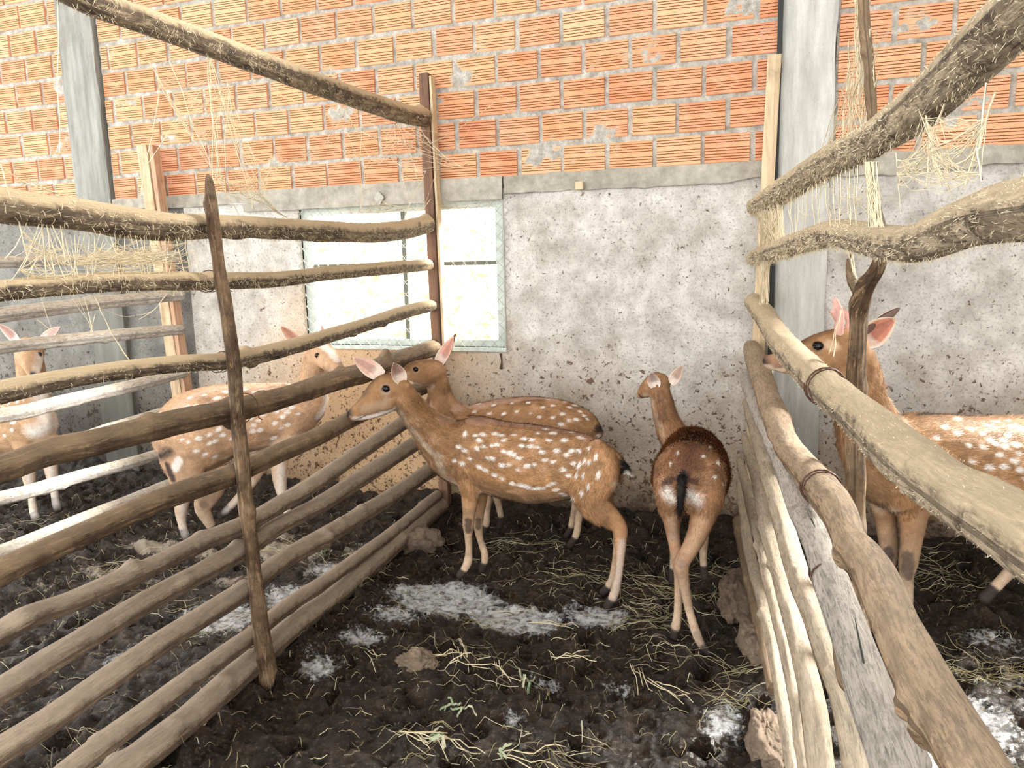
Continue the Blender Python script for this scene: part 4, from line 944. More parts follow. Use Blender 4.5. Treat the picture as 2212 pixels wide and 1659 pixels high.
# --- hind seen from behind
def Z3(d): return [tuple(x) for x in d]
class D3: pass
lat3 = np.array([1., .05, 0])
def y3(px): return 2.78
ch3 = {   # offsets here are towards the camera in metres (y = 2.78 - offset)
 'head': ([(1381, 855, -.52, 8, .9), (1388, 848, -.50, 13, .9), (1398, 840, -.47, 20, .8), (1412, 832, -.44, 26, .85), (1426, 830, -.42, 27, .85), (1434, 838, -.41, 22, .9)], .006),
 'neck': ([(1424, 835, -.42, 23, .9), (1430, 866, -.42, 26, .9), (1438, 900, -.43, 29, .9), (1452, 935, -.44, 36, .9), (1474, 968, -.42, 46, .95), (1484, 985, -.36, 55, 1)], .014),
 'torso': ([(1480, 985, -.52, 36, .95), (1486, 990, -.44, 58, .95), (1496, 995, -.32, 72, .92), (1497, 1010, -.20, 79, .92), (1494, 1024, -.08, 82, .96), (1488, 1032, .02, 78, 1), (1485, 1036, .08, 54, 1), (1484, 1038, .12, 28, 1)], .016),
 'flank': ([(1510, 1010, -.38, 58, .9), (1518, 1025, -.25, 62, .85), (1514, 1030, -.10, 58, .85)], .014),
 'haunch_left': ([(1452, 1010, .02, 38, .8), (1444, 1060, .04, 36, .8), (1446, 1105, .03, 27, .8)], .014),
 'hind_leg_left_pale': ([(1446, 1090, .03, 30, .8), (1452, 1140, .04, 20, .8), (1458, 1178, .06, 15, .9), (1463, 1205, .08, 13.5, 1), (1465, 1235, .07, 10, 1), (1465, 1280, .06, 8.5, 1), (1464, 1325, .05, 9, 1), (1461, 1348, .045, 10, 1), (1458, 1366, .04, 10, 1), (1457, 1380, .04, 10, 1)], .008),
 'haunch_right': ([(1520, 1020, .02, 42, .85), (1528, 1065, .05, 44, .85), (1520, 1110, .05, 36, .8)], .014),
 'hind_leg_right_pale': ([(1524, 1095, .05, 38, .8), (1508, 1150, .07, 28, .8), (1488, 1190, .10, 20, .9), (1473, 1216, .12, 17, 1), (1475, 1245, .11, 13, 1), (1482, 1285, .105, 10, 1), (1492, 1330, .10, 9, 1), (1502, 1362, .10, 10, 1), (1511, 1385, .105, 9, 1), (1522, 1402, .12, 9, 1), (1533, 1413, .13, 8, 1)], .008),
 'front_leg_right_pale': ([(1518, 1080, -.40, 26, .9), (1520, 1130, -.42, 14, .9), (1520, 1170, -.43, 10, 1), (1519, 1205, -.44, 8, 1), (1521, 1232, -.44, 8, 1), (1523, 1250, -.44, 9, 1)], .006),
 'front_leg_left_pale': ([(1462, 1080, -.40, 26, .9), (1458, 1130, -.42, 14, .9), (1456, 1170, -.43, 10, 1), (1455, 1205, -.44, 8, 1), (1453, 1238, -.44, 8, 1), (1452, 1258, -.44, 9, 1)], .006),
 'tail': ([(1474, 1030, .13, 11, .9), (1472, 1058, .16, 10, .9), (1470, 1090, .165, 8, .9), (1468, 1112, .16, 5, .9)], .022),
}
pt3 = [
 ([(1440, 1062, .12), (1452, 1078, .14)], .036, WHITE, .92), ([(1487, 1070, .13), (1500, 1078, .13)], .042, WHITE, .92),
 ([(1432, 1045, .10), (1470, 1030, .12), (1505, 1040, .10)], .016, (.06, .035, .025), .75),
 ([(1500, 930, -.2), (1492, 960, 0.), (1485, 990, .08), (1480, 1020, .12)], .085, (.13, .055, .028), .75),
 ([(1470, 955, -.25), (1440, 1000, 0.)], .06, (.27, .13, .05), .6), ([(1540, 950, -.2), (1560, 1000, -.05)], .07, (.26, .12, .05), .6),
 ([(1455, 1120, .05), (1455, 1160, .06)], .035, (.50, .40, .30), .5), ([(1516, 1130, .09), (1495, 1185, .12)], .05, (.64, .47, .30), .6),
 ([(1471, 1217, .14)], .024, (.36, .27, .20), .6), ([(1505, 1370, .11), (1530, 1412, .14)], .016, (.26, .20, .15), .5),
 ([(1427, 850, -.36), (1430, 900, -.38), (1440, 950, -.36)], .024, (.20, .11, .06), .6), ([(1380, 856, -.52)], .016, (.10, .06, .05), .8), ([(1395, 858, -.47), (1410, 868, -.44)], .02, CREAM, .7),
 ([(1410, 880, -.40), (1432, 950, -.40)], .02, CREAM, .4),
 ([(1475, 1022), (1473, 1060), (1470, 1108)], .024, BLACK, .95),
]
sp3 = [(1545, 1030, .02), (1552, 1000, -.05), (1560, 1045, 0), (1520, 985, .02), (1448, 1000, .03), (1535, 965, -.1), (1465, 975, 0)]
e3 = [dict(base=(1416, 838, -.37), tip=(1407, 805, -.34), face=(.05, -1, .0), w=.027, inner=(.66, .54, .50), outer=(.4, .25, .15)),
      dict(base=(1449, 830, -.40), tip=(1474, 789, -.40), face=(-.35, -.9, -.1), w=.024, cup=.7, inner=(.62, .48, .42), outer=(.4, .26, .16))]
deer('dark-backed deer seen from behind with its head turned left, beside the right fence', lat3, ch3, pt3, sp3, y3, voxel=.006, nfur=110000, base=(.40, .235, .12), ears=e3, flat=False, eyes=(), spot_r=.008, spine=False)

# --- stag behind the right fence
def y4(px): return float(np.interp(px, [1640, 1720, 1860, 1930, 2212, 2500], [2.95, 2.92, 2.98, 3.15, 3.42, 3.65]))
lat4 = unit(np.array([.62, -1, 0])*np.array([1, 1, 1]))
ch4 = {
 'head': ([(1652, 779, 0, 13, .9), (1664, 781, 0, 17, .8), (1690, 781, 0, 23, .72), (1722, 775, 0, 31, .68), (1760, 766, 0, 44, .64), (1800, 765, 0, 56, .62), (1835, 768, 0, 54, .64), (1858, 775, 0, 42, .7)], .007),
 'jaw': ([(1660, 792, 0, 7, 1), (1700, 799, 0, 9, 1.1), (1750, 808, 0, 14, 1.2), (1800, 812, 0, 20, 1.2), (1830, 808, 0, 22, 1.2)], .007),
 'neck': ([(1845, 770, 0, 46, .75), (1858, 820, 0, 50, .75), (1862, 880, 0, 62, .72), (1885, 950, 0, 80, .72), (1925, 1000, 0, 98, .72)], .018),
 'torso': ([(1880, 990, 0, 52, .85), (1905, 998, 0, 88, .78), (1960, 1002, 0, 112, .78), (2040, 1010, 0, 118, .8), (2130, 1018, 0, 120, .84), (2240, 1016, 0, 120, .84), (2350, 1005, 0, 108, .82), (2430, 1000, 0, 80, .85), (2470, 1005, 0, 45, .9)], .015),
 'shoulder': ([(1935, 960, .07, 60, .6), (1945, 1030, .09, 58, .5), (1960, 1085, .085, 46, .6)], .013),
 'front_leg_pale': ([(1962, 1070, .08, 46, .7), (1972, 1120, .08, 33, .7), (1968, 1170, .08, 25, .75), (1962, 1215, .08, 21, .9), (1959, 1240, .08, 16, .9), (1960, 1275, .08, 13, .9), (1957, 1310, .08, 14, 1), (1950, 1328, .08, 14, 1), (1944, 1342, .08, 14, 1)], .008),
 'far_front_leg_pale': ([(1905, 1050, -.07, 44, .7), (1912, 1110, -.07, 27, .7), (1918, 1160, -.07, 22, .8), (1921, 1190, -.07, 19, .9), (1922, 1220, -.07, 13, .9), (1922, 1255, -.07, 12, .9), (1918, 1275, -.07, 13, 1), (1912, 1290, -.07, 13, 1)], .008),
 'hind_leg_pale': ([(2360, 1010, .06, 80, .6), (2330, 1090, .08, 62, .6), (2300, 1150, .08, 36, .65), (2245, 1190, .08, 22, .8), (2215, 1205, .08, 17, .9), (2185, 1232, .08, 14, .9), (2158, 1260, .08, 12, 1), (2135, 1284, .08, 13, 1), (2122, 1297, .08, 14, 1)], .009),
 'far_hind_leg_pale': ([(2380, 1010, -.06, 78, .6), (2390, 1090, -.08, 52, .6), (2410, 1140, -.08, 30, .65), (2430, 1170, -.08, 20, .8), (2425, 1210, -.08, 13, .9), (2418, 1250, -.08, 12, .9), (2405, 1275, -.08, 13, 1)], .009),
}
sp4 = [(1560+a/2.127, 560+b/2.127) for a, b in [(1075,735),(1145,780),(1220,762),(1195,800),(1225,828),(1130,855),(1200,862),(1260,850),(1300,860),(1345,850),(1275,900),(1360,890),(1290,830),(1310,808),(1380,780),(1250,745),(1330,765),(1370,965),(1310,745),(1080,800),(1020,770),(1340,930),(1290,950),(1010,1010),(1050,1045),(850,1040),(900,1080),(930,1078),(830,1060),(1400,1010),(1150,930),(1220,960),(980,820),(930,900),(1440,800),(1440,900),(1500,850),(1420,940)]]
pt4 = [([(1649, 776), (1653, 782)], .036, BLACK, .95), ([(1655, 793), (1690, 800)], .014, CREAM, .85), ([(1672, 793), (1700, 792)], .006, (.25, .15, .12), .7),
 ([(1675, 775), (1720, 770)], .03, (.38, .24, .16), .6), ([(1735, 738), (1790, 715)], .022, (.26, .15, .07), .6), ([(1790, 745), (1800, 750)], .026, (.78, .60, .40), .75), ([(1767, 750)], .027, (.45, .30, .18), .8), ([(1767, 748)], .019, (.05, .03, .025), .95),
 ([(1800, 890), (1815, 960), (1850, 1030)], .03, (.50, .32, .17), .5), ([(1900, 1100), (1925, 1105)], .045, CREAM, .9), ([(1990, 1120), (2100, 1135), (2212, 1140)], .05, PALE, .8),
 ([(1940, 890), (2000, 885), (2080, 895), (2150, 892), (2250, 892)], .014, (.05, .045, .045), .9), ([(1960, 1205), (1960, 1240)], .03, (.10, .07, .05), .7), ([(1921, 1190), (1922, 1205)], .022, (.08, .06, .05), .7)]
e4 = [dict(base=(1868, 738, .02), tip=(1935, 688, .08), face=(-.25, -1, -.2), w=.047, inner=(.66, .34, .26), outer=(.34, .19, .11)),
      dict(base=(1860, 722, -.04), tip=(1943, 665, -.05), face=(-.5, .3, .3), w=.038, outer=(.24, .16, .14))]
stag, W4, V4 = deer('spotted stag with pink velvet antlers behind the crooked trunk of the right fence', lat4, ch4, pt4, sp4, y4, voxel=.0075, nfur=110000, ears=e4, eyes=[(1767, 749, .048, .0195)], spot_r=.013, spine=False)
def antler(pts, br):
    parts = []
    for ch in (pts, br):
        rows = []
        for px, py, off, r_ in ch:
            P = ony(px, py, y4(px)-off); rows.append([*P, r_*pxm(P), 1.])
        parts.append(loft(np.array(rows), lat4, 14, .008))
    V, Fc = join(parts); V, N, Fc = remesh(np.array(V), Fc, .004, 3)
    mesh_obj('antler', V, Fc, MT['velvet'], stag)
antler([(1812, 728, .02, 10), (1812, 705, .03, 10), (1814, 690, .03, 10), (1812, 672, .035, 9), (1806, 655, .04, 7.5), (1803, 645, .04, 6)], [(1812, 692, .03, 8), (1803, 680, .04, 7), (1798, 671, .05, 6)])
antler([(1830, 728, -.03, 10), (1838, 700, -.03, 11), (1842, 680, -.03, 10), (1846, 655, -.03, 9), (1848, 645, -.03, 6)], [(1838, 695, -.03, 8), (1826, 678, -.03, 7), (1818, 668, -.03, 6)])

# --- hind in the left pen, sunlight painted into its coat
def y5(px): return float(np.interp(px, [340, 400, 600, 700, 745], [2.98, 3.03, 3.30, 3.38, 3.30]))
lat5 = unit((.62, -1, 0))
ch5 = {
 'head': ([(738, 812, .14, 10, 1), (733, 803, .12, 14, 1), (722, 791, .09, 19, .95), (707, 775, .05, 25, .9), (692, 764, 0, 30, .9), (676, 762, -.03, 27, .9)], .006),
 'neck': ([(683, 765, -.01, 26, .9), (679, 800, 0, 27, .9), (676, 835, 0, 34, .85), (660, 870, 0, 48, .8), (625, 890, 0, 60, .8)], .014),
 'torso': ([(672, 875, 0, 38, .85), (640, 888, 0, 62, .8), (590, 896, 0, 70, .85), (530, 903, 0, 75, .9), (470, 915, 0, 84, .9), (420, 935, 0, 88, .85), (385, 955, 0, 70, .85), (362, 975, 0, 40, .85)], .013),
 'front_leg_pale': ([(620, 935, .05, 32, .7), (606, 985, .05, 20, .8), (604, 1030, .05, 16, .8), (608, 1060, .05, 12, .9), (616, 1090, .05, 9, .9), (626, 1122, .05, 9, 1), (634, 1138, .06, 9, 1), (642, 1148, .06, 9, 1)], .006),
 'far_front_leg_pale': ([(600, 935, -.05, 32, .7), (565, 1000, -.06, 17, .8), (540, 1045, -.06, 13, .9), (515, 1075, -.06, 9, .9), (490, 1102, -.06, 9, 1), (474, 1117, -.06, 9, 1)], .006),
 'hind_leg_pale': ([(400, 975, .05, 56, .6), (400, 1030, .06, 36, .7), (394, 1075, .06, 19, .8), (391, 1105, .06, 13, .9), (393, 1130, .06, 9, .9), (399, 1152, .06, 9, 1), (404, 1168, .06, 9, 1)], .007),
 'far_hind_leg_pale': ([(440, 980, -.05, 56, .6), (455, 1040, -.06, 36, .7), (442, 1085, -.06, 22, .8), (438, 1100, -.06, 17, .8), (450, 1125, -.06, 12, .9), (462, 1145, -.06, 9, 1), (474, 1160, -.06, 9, 1)], .007),
 'tail': ([(362, 950, .03, 13, .9), (356, 985, .06, 12, .9), (362, 1015, .08, 8, .9), (370, 1032, .08, 5, .9)], .02),
}
sp5 = [(320+a/3.317, 690+b/3.317) for a, b in [(290,880),(360,850),(440,890),(440,825),(510,785),(410,965),(485,985),(565,990),(480,870),(740,710),(790,720),(760,760),(800,790),(750,800),(830,690),(970,640),(1030,630),(1000,660),(965,700),(1000,750),(960,780),(910,740),(300,560),(400,540),(500,560),(545,570),(420,610),(500,600),(340,620),(280,620),(700,500),(760,520),(820,510),(560,520),(880,560),(620,560),(600,860),(540,830),(350,940),(250,860),(900,850),(860,650),(920,660),(1060,590),(1080,680)]]
pt5 = [([(692, 745), (712, 758), (730, 780)], .022, WHITE, .75), ([(685, 769)], .020, (.34, .22, .14), .8), ([(684, 769)], .012, (.05, .03, .03), .9), ([(700, 800), (720, 800)], .022, (.42, .28, .18), .6),  # white head rim painted as window light
 ([(705, 830), (705, 870), (690, 900)], .035, WHITE, .85), ([(345, 985), (365, 975)], .040, BLACK, .9), ([(385, 995), (378, 1010)], .028, WHITE, .9), ([(340, 1010)], .025, CREAM, .9), ([(362, 1005), (372, 1035)], .022, BLACK, .8),
 ([(380, 890), (430, 850), (500, 835), (620, 838)], .045, (.76, .58, .46), .6), ([(560, 970), (640, 945)], .04, CREAM, .8), ([(440, 1090)], .03, (.2, .14, .1), .5), ([(606, 1010), (608, 1060), (625, 1120)], .045, (.88, .82, .74), .75), ([(395, 1090), (400, 1150)], .04, (.84, .78, .7), .6), ([(540, 1045), (490, 1102)], .035, (.84, .78, .7), .6)]  # pale back and whitened legs painted as sunlit fur
e5 = [dict(base=(654, 752, .0), tip=(606, 704, .03), face=(.1, -1, 0), w=.034, inner=(.80, .50, .40), outer=(.4, .25, .15)),
      dict(base=(703, 748, -.03), tip=(694, 701, -.05), face=(-.1, -1, 0), w=.022, inner=(.78, .55, .5), outer=(.4, .25, .15))]
deer('sunlit spotted deer in the left pen turning its head back towards the camera', lat5, ch5, pt5, sp5, y5, voxel=.0075, nfur=80000, base=(.60, .41, .25), ears=e5, eyes=[(685, 769, .085, .014)], spot_r=.0125, spine=False)

# --- far left deer, facing the camera; sunlit white painted on face, chest and legs
def y6(px): return float(np.interp(px, [-140, 0, 130], [3.42, 3.25, 3.12]))
lat6 = unit((.6, -1, 0))
ch6 = {
 'head': ([(72, 815, .13, 9, 1), (72, 806, .12, 13, 1), (70, 792, .10, 18, 1), (67, 775, .06, 25, .95), (63, 758, 0, 30, .95), (60, 755, -.05, 26, .95)], .006),
 'neck': ([(62, 765, -.03, 27, .95), (68, 810, -.02, 29, .95), (72, 850, 0, 35, .9), (60, 890, 0, 48, .9), (30, 910, 0, 58, .9)], .013),
 'torso': ([(95, 910, 0, 38, .8), (60, 915, 0, 62, .8), (0, 920, 0, 68, .85), (-60, 915, 0, 70, .88), (-120, 915, 0, 68, .85), (-170, 915, 0, 50, .85), (-195, 915, 0, 26, .9)], .013),
 'front_leg_pale': ([(55, 950, .06, 28, .7), (60, 1000, .06, 18, .8), (63, 1035, .06, 13, .9), (68, 1070, .06, 8, .9), (72, 1100, .06, 8.5, 1), (77, 1118, .07, 9.5, 1), (82, 1132, .08, 9, 1)], .006),
 'far_front_leg_pale': ([(100, 945, -.03, 28, .7), (108, 1000, -.03, 16, .8), (113, 1030, -.03, 12, .9), (117, 1060, -.03, 8, .9), (121, 1085, -.03, 8.5, 1), (127, 1104, -.03, 9, 1)], .006),
 'hind_leg_pale': ([(-150, 930, .05, 48, .6), (-150, 990, .05, 28, .7), (-165, 1010, .05, 15, .8), (-160, 1030, .05, 9, .9), (-160, 1042, .05, 9, 1)], .006),
 'far_hind_leg_pale': ([(-130, 930, -.05, 48, .6), (-130, 985, -.05, 28, .7), (-145, 1002, -.05, 15, .8), (-140, 1018, -.05, 9, .9), (-140, 1030, -.05, 9, 1)], .006),
}
sp6 = [(15, 905), (28, 912), (25, 930), (5, 880), (12, 895), (38, 865), (48, 860), (8, 940), (-20, 890), (-40, 910), (-60, 880), (-80, 920), (20, 870), (-10, 930)]
pt6 = [([(72, 815, .15), (72, 808, .15)], .022, (.04, .04, .05), .95), ([(92, 770, .08), (84, 800, .1)], .042, WHITE, .85), ([(60, 780), (62, 800)], .02, (.40, .25, .15), .6), ([(88, 830), (92, 870, 0.), (105, 920, 0.), (70, 935, .05)], .075, WHITE, .92), ([(88, 765, .05)], .014, BLACK, .9), ([(60, 1010), (68, 1070), (76, 1110)], .05, (.86, .82, .76), .7), ([(108, 1010), (116, 1050), (124, 1085)], .05, (.86, .82, .76), .7)]
e6 = [dict(base=(40, 738, 0), tip=(-4, 700, .02), face=(.2, -1, 0), w=.032, inner=(.60, .42, .38), outer=(.3, .2, .13)),
      dict(base=(85, 738, 0), tip=(130, 706, .02), face=(-.1, -1, 0), w=.030, inner=(.78, .58, .55), outer=(.5, .38, .32))]
deer('deer with sunlit white on face and chest, half hidden behind the white pole fence at the far left', lat6, ch6, pt6, sp6, y6, voxel=.008, nfur=40000, base=(.56, .38, .22), ears=e6, eyes=[(88, 764, .045, .013)], spot_r=.0125, spine=False)

# ------------------------------------------------------------------ stones and caked lumps of dung
def lump(name, px, py, sx, sy, sz, seed, label, cat, rot=0., c=None):
    P = onz(px, py, .0); n, k = 56, 80; V = []; Fc = []
    for i in range(n+1):
        for j in range(k):
            a = math.pi*i/n; b = 2*math.pi*j/k
            d = np.array([math.sin(a)*math.cos(b), math.sin(a)*math.sin(b), math.cos(a)]); V.append(d)
    V = np.array(V); f = 1+.22*fbm(V*1.6+seed, 3, seed)+.10*vnoise(V*5+seed, seed+3)+.07*vnoise(V*12+seed, seed+4)+.04*vnoise(V*27+seed, seed+5); V = V*f[:, None]*np.array([sx, sy, sz])
    cr, sr = math.cos(rot), math.sin(rot); V = np.stack([V[:, 0]*cr-V[:, 1]*sr, V[:, 0]*sr+V[:, 1]*cr, V[:, 2]], 1)+np.array([P[0], P[1], sz*.35])
    for i in range(n):
        for j in range(k): Fc.append((i*k+j, (i+1)*k+j, (i+1)*k+(j+1) % k, i*k+(j+1) % k))
    o = mesh_obj(name, V, Fc, MT['mud'] if c is None else c, attr={'slurry_shine': np.zeros(len(V)), 'straw': np.full(len(V), .12)}); tag(o, label, cat); return o
dryd = mat_concrete('dried_dung', (.055, .036, .023), (.25, .185, .13), stain=(.03, .02, .013), streak=False)
lump('rock', 908, 1182, .10, .075, .075, 3, 'mud-caked rock at the foot of the left fence post', 'rock', .3, dryd)
lump('rock', 900, 1440, .075, .05, .045, 5, 'low rounded muddy stone in the middle of the floor', 'rock', .2, dryd)
lump('dung_log', 1590, 1290, .07, .26, .055, 8, 'long dung-caked lump along the right fence, the farthest of three', 'dung', .05, dryd)
lump('dung_log', 1635, 1400, .065, .18, .055, 9, 'brown dung-caked lump along the right fence, the middle of three', 'dung', .15, dryd)
lump('dung_log', 1655, 1615, .055, .13, .055, 12, 'tan dung-caked lump along the right fence, the nearest of three', 'dung', .1, dryd)

P = ony(1081, 764, WY-.015); Q = ony(1082, 797, WY-.015)
V, Fc, uv = pole_mesh([[*P, .007], [*(P*.5+Q*.5+np.array([.006, 0, 0])), .004], [*Q, .006]], seg=8, step=.01, rough=2, nk=2)
tag(mesh_obj('twig', V, Fc, MT['rust'], uv=uv), 'short dark brown twig stuck to the wall below the window corner', 'twig')
# ------------------------------------------------------------------ straw and hay
def strands(rows, name, label, cat, kind='stuff', lift=.006):
    """rows: x, y, length, angle, curl, width, colour"""
    VV = []; FF = []; CC = []; b = 0
    for x, y, L, an, cu, wd, c in rows:
        n = 6; px_, py_, a = x, y, an; pts = []
        z0 = float(gz(x, y)); up = random.uniform(.1, .8)
        for i in range(n+1):
            z = max(float(gz(px_, py_)), z0-.01)+lift+up*.02*math.sin(math.pi*i/n)
            pts.append((px_, py_, z, a)); px_ += L/n*math.cos(a); py_ += L/n*math.sin(a); a += cu/n+random.uniform(-.2, .2)
        for i, (p, q, z, a) in enumerate(pts):
            s = np.array([-math.sin(a), math.cos(a), 0])*wd*(1-.6*abs(i/n-.4))
            VV += [(p-s[0], q-s[1], z), (p, q, z+wd*1.2), (p+s[0], q+s[1], z)]; CC += [c]*3
        for i in range(n):
            o = b+i*3; FF += [(o, o+3, o+4, o+1), (o+1, o+4, o+5, o+2)]
        b += 3*(n+1)
    o = mesh_obj(name, VV, np.array(FF), MT['straw'], attr={'coat': CC}, smooth=False); tag(o, label, cat, kind=kind); return o
SCOL = [(.36, .30, .17), (.26, .21, .12), (.17, .135, .075), (.46, .42, .28), (.22, .21, .11), (.12, .09, .055)]
rows = []
for _ in range(2600):
    x = random.uniform(-4.6, 1.1); y = random.uniform(1.35, 3.8); rows.append((x, y, random.uniform(.015, .07), random.uniform(0, 6.28), random.uniform(-1, 1), random.uniform(.0008, .0018), random.choice(SCOL[1:])))
for px, py, sp, n in [(760, 1235, .12, 45), (1130, 1190, .14, 50), (1000, 1420, .14, 22), (1080, 1470, .10, 14), (1430, 1290, .16, 90), (1400, 1340, .14, 60), (1540, 1230, .10, 35), (1250, 1250, .2, 60), (1020, 1330, .15, 22), (1420, 1430, .12, 18), (1500, 1500, .15, 20), (880, 1620, .12, 16), (1000, 1630, .14, 18), (1180, 1620, .14, 16), (1280, 1640, .1, 12), (1590, 1450, .07, 28), (1600, 1530, .06, 20), (2120, 1460, .12, 110), (1980, 1220, .1, 30), (2050, 1250, .12, 30), (450, 1360, .2, 40), (470, 1480, .15, 25), (200, 1300, .25, 50), (330, 1210, .2, 60), (620, 1190, .15, 70), (100, 1150, .3, 40), (150, 1640, .2, 20)]:
    P = onz(px, py)
    for _ in range(int(n*.75)):
        rows.append((P[0]+random.gauss(0, sp*.6), min(3.84, P[1]+random.gauss(0, sp*.45)), random.uniform(.06, .22), random.uniform(-.9, .9)+random.choice([0, 3.14]), random.uniform(-1.6, 1.6), random.uniform(.0007, .0015), random.choice(SCOL)))
strands(rows, 'straw', 'straw and hay stalks trodden into the mud floor', 'straw')
rows = []
for px, py, an in [(985, 1390, -1.0), (1000, 1410, -1.1), (1070, 1440, -1.0), (860, 1600, .2), (900, 1590, -.45), (940, 1610, -.15), (1370, 1450, -1.3), (1400, 1480, -.5), (790, 1410, -.8), (960, 1460, .35), (900, 1430, .3), (1150, 1345, .1), (1080, 1640, .05), (1200, 1430, .3)]:
    P = onz(px, py)
    for q in range(3): rows.append((P[0]+random.gauss(0, .01), P[1]+random.gauss(0, .008), random.uniform(.12, .2), an+random.gauss(0, .12), random.uniform(-.4, .4), .0020, (.50, .43, .28)))
strands(rows, 'straw', 'longer pale stalks lying on the churned mud in the foreground', 'straw', lift=.012)
rows = []
for px, py in [(980, 1530), (1005, 1545), (1130, 1480), (1145, 1495), (960, 1630), (1080, 1635), (700, 1200), (930, 1590)]:
    P = onz(px, py)
    for q in range(4): rows.append((P[0], P[1], random.uniform(.025, .05), random.uniform(0, 6.28), .3, .0045, random.choice([(.30, .33, .22), (.40, .38, .27), (.20, .26, .15)])))
strands(rows, 'leaf_litter', 'small pale green leaves scattered on the mud', 'leaves', lift=.012)

# ------------------------------------------------------------------ cobwebs
def web(lines, label, nfine=0, seed=0, th=.0013, box_=None, fuzz=0):
    """lines: list of (A, B, sag) in world points; thin dusty strands with side threads"""
    r = np.random.default_rng(seed); VV = []; FF = []; b = 0
    def strand(A, B, sag, t_):
        nonlocal b
        A = np.array(A, float); B = np.array(B, float); L = np.linalg.norm(B-A); n = max(4, int(L/.02)); ph = r.uniform(0, 9, 3)
        for i in range(n+1):
            u = i/n; p = A+(B-A)*u; p = p+np.array([0, 0, -sag*4*u*(1-u)])+np.array([math.sin(u*9+ph[0]), math.sin(u*7+ph[1]), math.sin(u*11+ph[2])])*.004*min(1, L*3)*math.sin(math.pi*u)
            tt = t_*(.6+.9*abs(math.sin(u*13+ph[1])))
            for a in (0, 2.1, 4.2): VV.append((p[0]+tt*math.cos(a), p[1]+tt*.5*math.sin(a), p[2]+tt*math.sin(a)))
            if i < n:
                o = b+i*3; FF.extend([(o, o+1, o+4, o+3), (o+1, o+2, o+5, o+4), (o+2, o, o+3, o+5)])
        b += 3*(n+1)
    pts = []
    for A, B, sag in lines:
        strand(A, B, sag, th)
        for u in r.uniform(.1, .9, 3): pts.append(np.array(A)+(np.array(B)-np.array(A))*u-np.array([0, 0, sag*4*u*(1-u)]))
    for _ in range(nfine):
        if len(pts) > 2:
            i, j = r.integers(0, len(pts), 2)
            if i != j and np.linalg.norm(pts[i]-pts[j]) < .45: strand(pts[i], pts[j], r.uniform(0, .02), th*.45)
    o = mesh_obj('cobweb', VV, np.array(FF), MT['web']); tag(o, label, 'cobweb'); return o
def LPt(px, py, off=.02): return onplane(px, py, np.array(LP0)+unit(LN)*off, LN)
def RPt(px, py, off=-.055): return onplane(px, py, np.array(RP)+unit(RN)*off, RN)
def fan(pt, tops, bots, sag=.01): return [(pt(*a), pt(*b), sag) for a, b in zip(tops, bots)]
r_ = np.random.default_rng(5)
web(fan(LPt, [(90, 480), (95, 482), (100, 485), (85, 480), (60, 475), (110, 480), (130, 480), (40, 470), (95, 480), (100, 480)], [(100, 600), (60, 600), (140, 600), (40, 590), (10, 560), (170, 600), (140, 560), (60, 560), (20, 610), (120, 610)]), 'thick cobweb fan hanging below the top left rail', 60, 1, .0016)
web([(LPt(x, 505), LPt(x+r_.uniform(-30, 30), 600), .0) for x in np.linspace(140, 410, 26)]+[(LPt(x, 540+r_.uniform(-20, 20)), LPt(x+90, 545+r_.uniform(-20, 20)), .02) for x in np.linspace(120, 330, 12)], 'cobwebs strung between the two upper left rails', 150, 2, .0011)
web([(LPt(450, 120), LPt(470, 380), .0), (LPt(452, 125), LPt(540, 420), .0), (LPt(448, 120), LPt(465, 440), 0), (LPt(455, 125), LPt(520, 330), 0), (LPt(340, 170), LPt(420, 300), 0), (LPt(320, 130), LPt(400, 270), 0), (LPt(345, 200), LPt(305, 410), 0), (LPt(365, 130), LPt(460, 370), 0), (LPt(490, 170), LPt(500, 240), 0), (LPt(340, 150), LPt(345, 200), 0), (LPt(460, 380), LPt(620, 470), .0), (LPt(530, 370), LPt(600, 460), .01), (LPt(470, 385), LPt(520, 470), 0)], 'long cobweb threads hanging from the sloping top pole to the middle post', 70, 3, .0013)
web([(LPt(455, 395), LPt(560, 370), .02), (LPt(560, 370), LPt(620, 345), .0), (LPt(620, 345), LPt(740, 280), .02), (LPt(470, 375), LPt(540, 400), .02), (LPt(560, 372), LPt(575, 410), 0), (LPt(585, 350), LPt(575, 400), 0), (LPt(460, 400), LPt(550, 380), .04), (LPt(540, 400), LPt(620, 470), .01), (LPt(540, 400), LPt(545, 450), .0)], 'cobweb tangle running right from the top of the middle post', 60, 4, .0013)
far = lambda px, py: ony(px, py, 3.78)
web([(far(740, 220), far(760, 265), 0), (far(755, 220), far(700, 310), .01), (far(760, 270), far(810, 295), .01), (far(850, 250), far(855, 300), 0), (far(855, 250), far(900, 370), 0), (far(860, 300), far(820, 355), .0), (far(820, 355), far(800, 345), 0), (far(810, 295), far(930, 307), .01), (far(860, 260), far(925, 300), 0), (far(895, 260), far(930, 310), 0), (far(840, 340), far(920, 370), .02), (far(930, 310), far(1085, 205), .02), (far(930, 310), far(970, 345), 0), (far(780, 270), far(780, 450), 0), (far(870, 250), far(860, 310), 0), (far(920, 370), far(880, 450), .0), (far(945, 350), far(1010, 355), .02), (far(930, 430), far(790, 620), .0)], 'cobweb tangle around the tall sawn post left of the brick wall middle', 90, 5, .0015)
